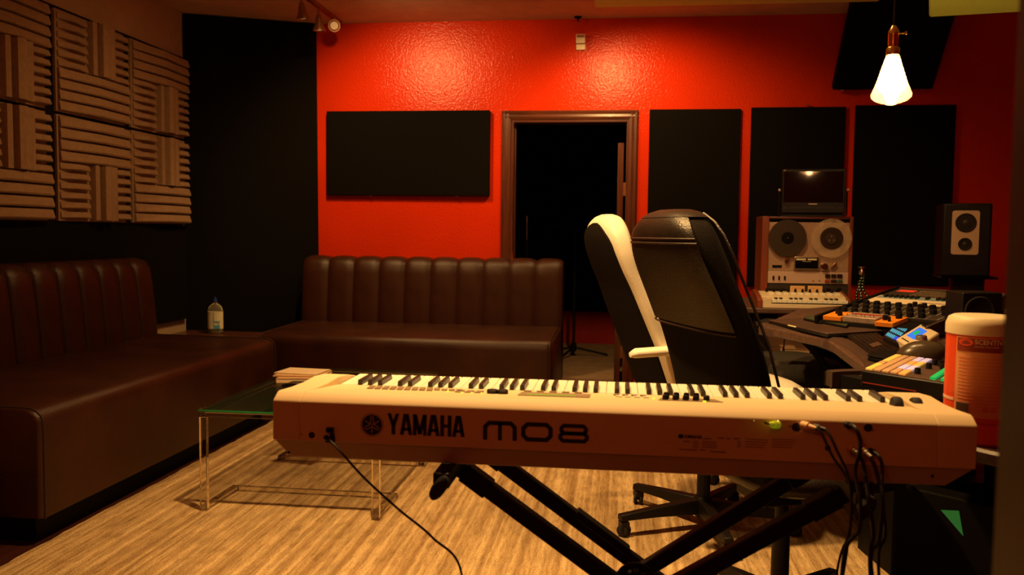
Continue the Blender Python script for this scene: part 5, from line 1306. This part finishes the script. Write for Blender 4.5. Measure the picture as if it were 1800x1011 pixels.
kt('counter_window', rpx(1357.5, 1374, 466, 470.5, 0, 0.004), m_black)
for x in (1359, 1369, 1379): kt('toggle_switch', rpx(x-1.3, x+1.3, 485, 492, 0.004, 0.012), m_black, bevel=0.001)
for i, x in enumerate((1450, 1460.5, 1471)):
    kt('transport_button', rpx(x, x+8.5, 482, 488.5, 0.004, 0.013), m_ebony, bevel=0.001)
kt('transport_button', rpx(1449.5, 1457.5, 492, 496.8, 0.004, 0.013), m_labelred, bevel=0.001, label='red record button')
kt('transport_button', rpx(1459.5, 1470, 492, 496.8, 0.004, 0.013), m_ebony, bevel=0.001)
kt('transport_button', rpx(1471.5, 1480, 492, 496.8, 0.004, 0.013), mat('dark_green_key', (0.03, 0.10, 0.05), 0.5), bevel=0.001, label='dark green button')
for x in (1429, 1440): kt('jack_light', disc_at(x, 493.5, [(0.1, 0.007), (1.0, 0.007), (1.3, 0.004)], 10), m_bronze)
for x0 in (1389, 1420):
    mt_ = kt('level_meter', rpx(x0, x0+25, 502.5, 515, 0, 0.004), m_meter, bevel=0.001)
    p = hy(x0+12.5, 515, TY-0.0045); q = hy(x0+8, 505, TY-0.0045)
    kt('meter_needle', MB().tube([p, q], 0.0006, 5), m_black, mt_)
    kt('meter_scale', rpx(x0+3, x0+22, 506, 506.8, 0.004, 0.0045), m_labelred, mt_)
for x in (1355, 1366, 1377): kt('level_knob', disc_at(x, 512, [(0.1, 0.022), (3.2, 0.022), (4.2, 0.018), (4.5, 0)], 18), m_blackpl, sm=True)
for x in (1453, 1457): kt('lever_switch', rpx(x, x+2, 507, 513, 0, 0.01), m_black)
kt('level_knob', disc_at(1474, 510, [(0.1, 0.022), (3.0, 0.022), (3.6, 0.018), (3.8, 0)], 18), m_blackpl, sm=True)
for x in (DXa+0.05, DXb-0.05): kt('rubber_foot', MB().cbox((x, TY+0.1, CZ+0.002), 0.03, 0.03, 0.004), m_rubber)

# small field monitor on top of the deck, turned so its screen mirrors the bulb
MY = TY+0.06
a_, b_ = hy(1376, 297, MY), hy(1483, 377, MY)
mo = thing('field_monitor', 'small black field monitor in a yoke on top of the tape deck', 'monitor', ((a_.x+b_.x)/2, MY, DZt+0.0005))
mw = b_.x-a_.x; mh = a_.z-DZt; z_lo = 0.075
mo.rotation_euler = (0, 0, rad(-7.6))
m1 = part('housing', MB().box(-mw/2, mw/2, -0.008, 0.035, 0.018, mh), m_blackpl, mo, bevel=0.004)
part('screen', MB().box(-mw/2+0.010, mw/2-0.010, -0.0095, -0.008, z_lo, mh-0.014), m_screen, m1)
part('brand_plate', MB().box(-0.022, 0.022, -0.0095, -0.008, z_lo-0.011, z_lo-0.006), m_cream, m1)
part('small_print', MB().box(-mw/2+0.012, -mw/2+0.034, -0.0095, -0.008, z_lo-0.031, z_lo-0.027).box(mw/2-0.034, mw/2-0.018, -0.0095, -0.008, z_lo-0.030, z_lo-0.027), m_desk, m1)
part('corner_sticker', MB().box(-mw/2+0.006, -mw/2+0.018, -0.0096, -0.008, mh-0.010, mh-0.005), m_cream, m1)
bs = MB()
for i in range(14): bs.box(-mw/2+0.05+i*0.016, -mw/2+0.060+i*0.016, -0.010, -0.008, z_lo-0.030, z_lo-0.024)
part('button_row', bs, m_darkface, m1, kind='stuff')
for s in (-1, 1):
    part('yoke_arm', MB().tube([(s*(mw/2-0.01), 0.01, 0.006), (s*(mw/2+0.012), 0.01, 0.012), (s*(mw/2+0.010), 0.01, 0.05), (s*(mw/2+0.010), 0.01, 0.14)], 0.005, 8), m_blackmet, mo, sm=True)
    part('yoke_knob', MB().lathe([(0.001, 0), (0.010, 0), (0.010, 0.010), (0.001, 0.012)], c=(s*(mw/2+0.008) - (0 if s > 0 else 0.008), 0.01, 0.14), n=14, axis='X'), m_steel, mo, sm=True)
part('yoke_base', MB().box(-mw/2, mw/2, -0.01, 0.05, 0.0, 0.010), m_blackmet, mo, bevel=0.002)

# mini keyboard controller
KY = 4.38
a_, b_ = hy(1340, 545, KY), hy(1492, 545, KY)
mk = thing('mini_keyboard', 'cream two-octave mini keyboard with wooden ends in front of the tape deck', 'keyboard', ((a_.x+b_.x)/2, KY, CZ))
W2 = (b_.x-a_.x)/2
prf = [(0.0, 0.0), (0.0, 0.020), (0.055, 0.028), (0.055, 0.052), (0.17, 0.074), (0.19, 0.070), (0.19, 0.0)]
part('case', MB().ring_loft([[(x, p, q) for p, q in prf] for x in (-W2, W2)]), m_cream, mk, bevel=0.002)
for s in (-1, 1):
    x0_, x1_ = (-W2-0.024, -W2) if s < 0 else (W2, W2+0.008)
    part('wooden_end', MB().ring_loft([[(x, p, q) for p, q in [(-0.005, 0), (-0.005, 0.040), (0.05, 0.058), (0.17, 0.082), (0.195, 0.075), (0.195, 0)]] for x in (x0_, x1_)]), m_casewood, mk, bevel=0.002)
part('left_block', MB().box(-W2, -W2+0.045, 0.0, 0.06, 0.018, 0.048), m_cream, mk, bevel=0.002)
kw2 = (2*W2-0.05)/15
wm_ = shared('white_key', MB().box(0.0006, kw2-0.0006, 0, 0.056, 0, 0.016), m_ivory, bevel=0.001)
bm_ = shared('black_key', MB().box(-0.006, 0.006, 0, 0.034, 0, 0.008), m_ebony, bevel=0.001)
for i in range(15):
    child_at('white_key', wm_, mk, (-W2+0.046+i*kw2, -0.002, 0.0265))
    if i < 14 and (i % 7) not in (2, 6): child_at('black_key', bm_, mk, (-W2+0.046+(i+1)*kw2, 0.020, 0.0425))
for i in range(10):
    part('pad_cap', MB().box(-W2+0.05+i*0.036, -W2+0.074+i*0.036, 0.11, 0.135, 0.062, 0.072), m_ivory, mk)
    part('control_knob', MB().lathe([(0.001, 0.088), (0.006, 0.088), (0.007, 0.07), (0.001, 0.07)], c=(-W2+0.044+i*0.036, 0.155, 0), n=12), m_blackpl, mk, sm=True)
part('small_logo', MB().box(-W2+0.006, -W2+0.022, 0.035, 0.05, 0.048, 0.0486), m_print, mk)

# beaded flexible tripod right of the deck
tx = hy(1506, 520, 4.55)
fx_ = thing('flexible_tripod', 'small beaded flexible tripod standing right beside the tape deck', 'tripod', (tx.x+0.02, 4.55, CZ))
for k, (dx_, dy_) in enumerate(((-0.02, -0.05), (0.05, 0.0), (-0.01, 0.05))):
    mb = MB()
    for i in range(11):
        t = i/10; z = 0.012+t*0.15; x = dx_*(1-t)**1.4+0.008*math.sin(t*7+k); y = dy_*(1-t)**1.4
        mb.lathe([(0.001, -0.008), (0.007, -0.006), (0.010, 0), (0.007, 0.006), (0.001, 0.008)], c=(x, y, z), n=10)
    part('beaded_leg', mb, m_plastgreen, fx_, sm=True)
part('head', MB().lathe([(0.001, 0.165), (0.012, 0.167), (0.014, 0.180), (0.008, 0.192), (0.008, 0.200), (0.018, 0.202), (0.018, 0.208), (0.001, 0.208)], n=16), m_chrome, fx_, sm=True)

# ------------------------------------------------------------------ round table and wipes canister
RT = Vector((1.005, 2.02, 0)); TZ = 0.767
rt = thing('round_table', 'round dark brown side table at the right end of the keyboard', 'table', RT)
part('table_top', MB().lathe([(0.001, TZ-0.032), (0.30, TZ-0.032), (0.312, TZ-0.024), (0.312, TZ-0.006), (0.306, TZ), (0.001, TZ)], n=48), m_darkwood, rt, sm=True, ang=30)
part('column', MB().lathe([(0.001, 0.03), (0.045, 0.03), (0.028, 0.08), (0.028, TZ-0.08), (0.06, TZ-0.033), (0.001, TZ-0.033)], n=20), m_blackmet, rt, sm=True)
part('base', MB().lathe([(0.001, 0), (0.22, 0), (0.22, 0.012), (0.05, 0.032), (0.001, 0.032)], n=32), m_blackmet, rt, sm=True)
CY_ = 1.93; rC = 0.070; cL = hy(1664, 650, CY_).x; CX_ = cL+rC*1.0
cn = thing('wipes_canister', 'red cleaning wipes canister with cream lid at the right end of the synthesizer', 'canister', (CX_, CY_, TZ))
ztop_ = hy(1715, 556, CY_-0.03).z-TZ; zl0 = hy(1715, 590, CY_-rC).z-TZ
part('body', MB().lathe([(0.001, 0), (rC-0.006, 0), (rC-0.001, 0.006), (rC-0.001, 0.040), (rC-0.004, 0.043), (rC-0.004, 0.047), (rC, 0.050), (rC, zl0-0.004), (rC-0.004, zl0), (0.001, zl0)], n=40), m_canred, cn, sm=True, ang=30)
part('lid', MB().lathe([(rC+0.002, zl0-0.002), (rC+0.002, ztop_-0.018), (rC-0.003, ztop_-0.005), (rC-0.012, ztop_), (rC-0.025, ztop_-0.002), (0.001, ztop_-0.002)], n=40), m_canlid, cn, sm=True, ang=40)
def cyl(a0, a1, z0, z1, rr, mb=None, n=None):
    mb = mb or MB(); n = n or max(2, int(abs(a1-a0)/5)); o0 = []
    for r_ in (rr, rr-0.0006):
        for z in (z0, z1): o0.append([(r_*math.sin(rad(a0+(a1-a0)*i/n)), -r_*math.cos(rad(a0+(a1-a0)*i/n)), z) for i in range(n+1)])
    # ring order: outer low, outer high, inner high, inner low
    A_, B2, D2, C2 = o0[0], o0[1], o0[2], o0[3]
    rings = [[A_[i], B2[i], C2[i], D2[i]] for i in range(n+1)]
    return mb.ring_loft(rings)
lab = part('label_wrap', cyl(-64, 120, 0.060, zl0-0.006, rC+0.0008), m_canlabel, cn, sm=True, ang=30)
part('label_band', cyl(-62, 120, zl0-0.036, zl0-0.008, rC+0.0014), m_labelred, lab, sm=True, ang=30)
ov = MB().prism([((rC+0.0018)*math.sin(rad(-47+12*math.cos(2*PI*i/24))), -(rC+0.0018)*math.cos(rad(-47+12*math.cos(2*PI*i/24))), zl0-0.016+0.0075*math.sin(2*PI*i/24)) for i in range(24)], (0.0004, 0.0008, 0))
part('oval_logo', ov, m_canred, lab)
def curved_text(s, size, a0, z, rr, bold=0.0):
    mb = text_mb(s, size, Matrix.Identity(4), 0.0002, align='LEFT', bold=bold)
    mb.v = [((rr+p[2])*math.sin(rad(a0)+p[0]/rr), -(rr+p[2])*math.cos(rad(a0)+p[0]/rr), z+p[1]) for p in mb.v]; return mb
part('product_print', curved_text('SCENTIVA W', 0.0135, -33, zl0-0.015, rC+0.002, 0.0003), m_labeltext, lab)
part('small_print', curved_text('DISINFECTING WIPES', 0.0048, -33, zl0-0.0245, rC+0.002), m_labeltext, lab)
ln = MB()
for i in range(16): cyl(-58, 20+R_.uniform(-12, 30), zl0-0.050-i*0.0072, zl0-0.0494-i*0.0072, rC+0.0013, ln, n=12)
part('text_lines', ln, m_canred, lab, kind='stuff')
bcd = part('barcode', cyl(-60, -38, 0.066, 0.090, rC+0.0014), m_barcode, lab)
bl = MB()
for i in range(11): cyl(-59+i*1.9, -59+i*1.9+R_.uniform(0.5, 1.2), 0.067, 0.089, rC+0.0020, bl, n=1)
part('barcode_lines', bl, m_print2, bcd, kind='stuff')
for a0 in (-13, -1):
    mb = MB()
    for k in range(3):
        a = rad(90+120*k); b = rad(90+120*(k+1)); P_ = lambda s, t: ((rC+0.0018)*math.sin(rad(a0)+s/rC), -(rC+0.0018)*math.cos(rad(a0)+s/rC), 0.078+t)
        p = Vector((0.0062*math.cos(a), 0.0062*math.sin(a))); q = Vector((0.0062*math.cos(b), 0.0062*math.sin(b)))
        stroke(mb, [p+(q-p)*0.12, p+(q-p)*0.80], 0.0019, P_, (0.0002, 0.0004, 0))
    part('recycling_mark', mb, m_canred, lab)
part('cream_stripe', cyl(-104, -66, 0.090, 0.096, rC+0.0008), m_labeltext, cn)

# computer tower with green window under the right end of the desk
tw = hy(1680, 915, 2.30)
ctw = thing('computer_tower', 'black computer tower with a glowing green window in the dark under the desk', 'computer', (1.04, 2.61, 0), rad(-42))
part('case', MB().box(-0.18, 0.20, -0.10, 0.10, 0.012, 0.46), m_black, ctw, bevel=0.006)
for x in (-0.15, 0.17): part('rubber_foot', MB().box(x-0.02, x+0.02, -0.08, 0.08, 0, 0.012), m_rubber, ctw)
part('green_window', MB().prism([(-0.045, -0.1015, 0.415), (0.005, -0.1015, 0.425), (0.02, -0.1015, 0.355)], (0, 0.003, 0)), mat('green_case_window', (0.02, 0.3, 0.08), 0.3, emit=(0.02, 0.35, 0.10), estr=0.10), ctw)

# mic stand and cymbal stand seen in the dark booth
ms = thing('microphone_stand', 'black microphone stand on the light booth carpet beyond the doorway', 'microphone stand', (-0.43, 8.4, 0))
part('pole', MB().tube([(0, 0, 0.03), (0, 0, 1.25)], 0.014, 10), m_blackmet, ms, sm=True)
part('boom', MB().tube([(-0.25, 0, 1.30), (0.30, 0, 1.20)], 0.010, 8), m_blackmet, ms, sm=True)
part('hub', MB().lathe([(0.001, 0.05), (0.03, 0.05), (0.03, 0.13), (0.001, 0.14)], n=14), m_blackmet, ms, sm=True)
for a in (10, 130, 250): part('leg', MB().tube([(0, 0, 0.09), (0.34*math.cos(rad(a)), 0.34*math.sin(rad(a)), 0.012)], 0.011, 8), m_blackmet, ms, sm=True)
cs2 = thing('cymbal_stand', 'dark stand with a short bright chrome rod at the left of the doorway', 'stand', (hy(926, 400, 7.9).x, 7.9, 0))
part('chrome_rod', MB().tube([(0, 0, hy(926, 422, 7.9).z), (0, 0, hy(926, 380, 7.9).z)], 0.010, 10), m_chrome, cs2, sm=True)
part('pole', MB().tube([(0, 0, 0.03), (0, 0, hy(926, 422, 7.9).z)], 0.014, 10), m_black, cs2, sm=True)
for a in (30, 150, 270): part('leg', MB().tube([(0, 0, 0.35), (0.28*math.cos(rad(a)), 0.28*math.sin(rad(a)), 0.012)], 0.009, 8), m_black, cs2, sm=True)

# repeats carry a common group
GROUPS = {'tall_wall_panel': 'tall black wall panels right of the doorway', 'banquette_sofa': 'brown leather sofas along the walls',
          'audio_cable': 'cables plugged into the back of the synthesizer', 'ceiling_cloud': 'yellow ceiling clouds', 'magazine': 'magazines on the coffee table',
          'orange_unit': 'orange units at the foot of the rack bay', 'glass_case': 'glass cases on the laptop', 'storage_box': 'tan boxes under the side desk'}
for o_ in list(scn.objects):
    base_ = o_.name.split('.')[0]
    if o_.parent is None and base_ in GROUPS and 'label' in o_: o_['group'] = GROUPS[base_]
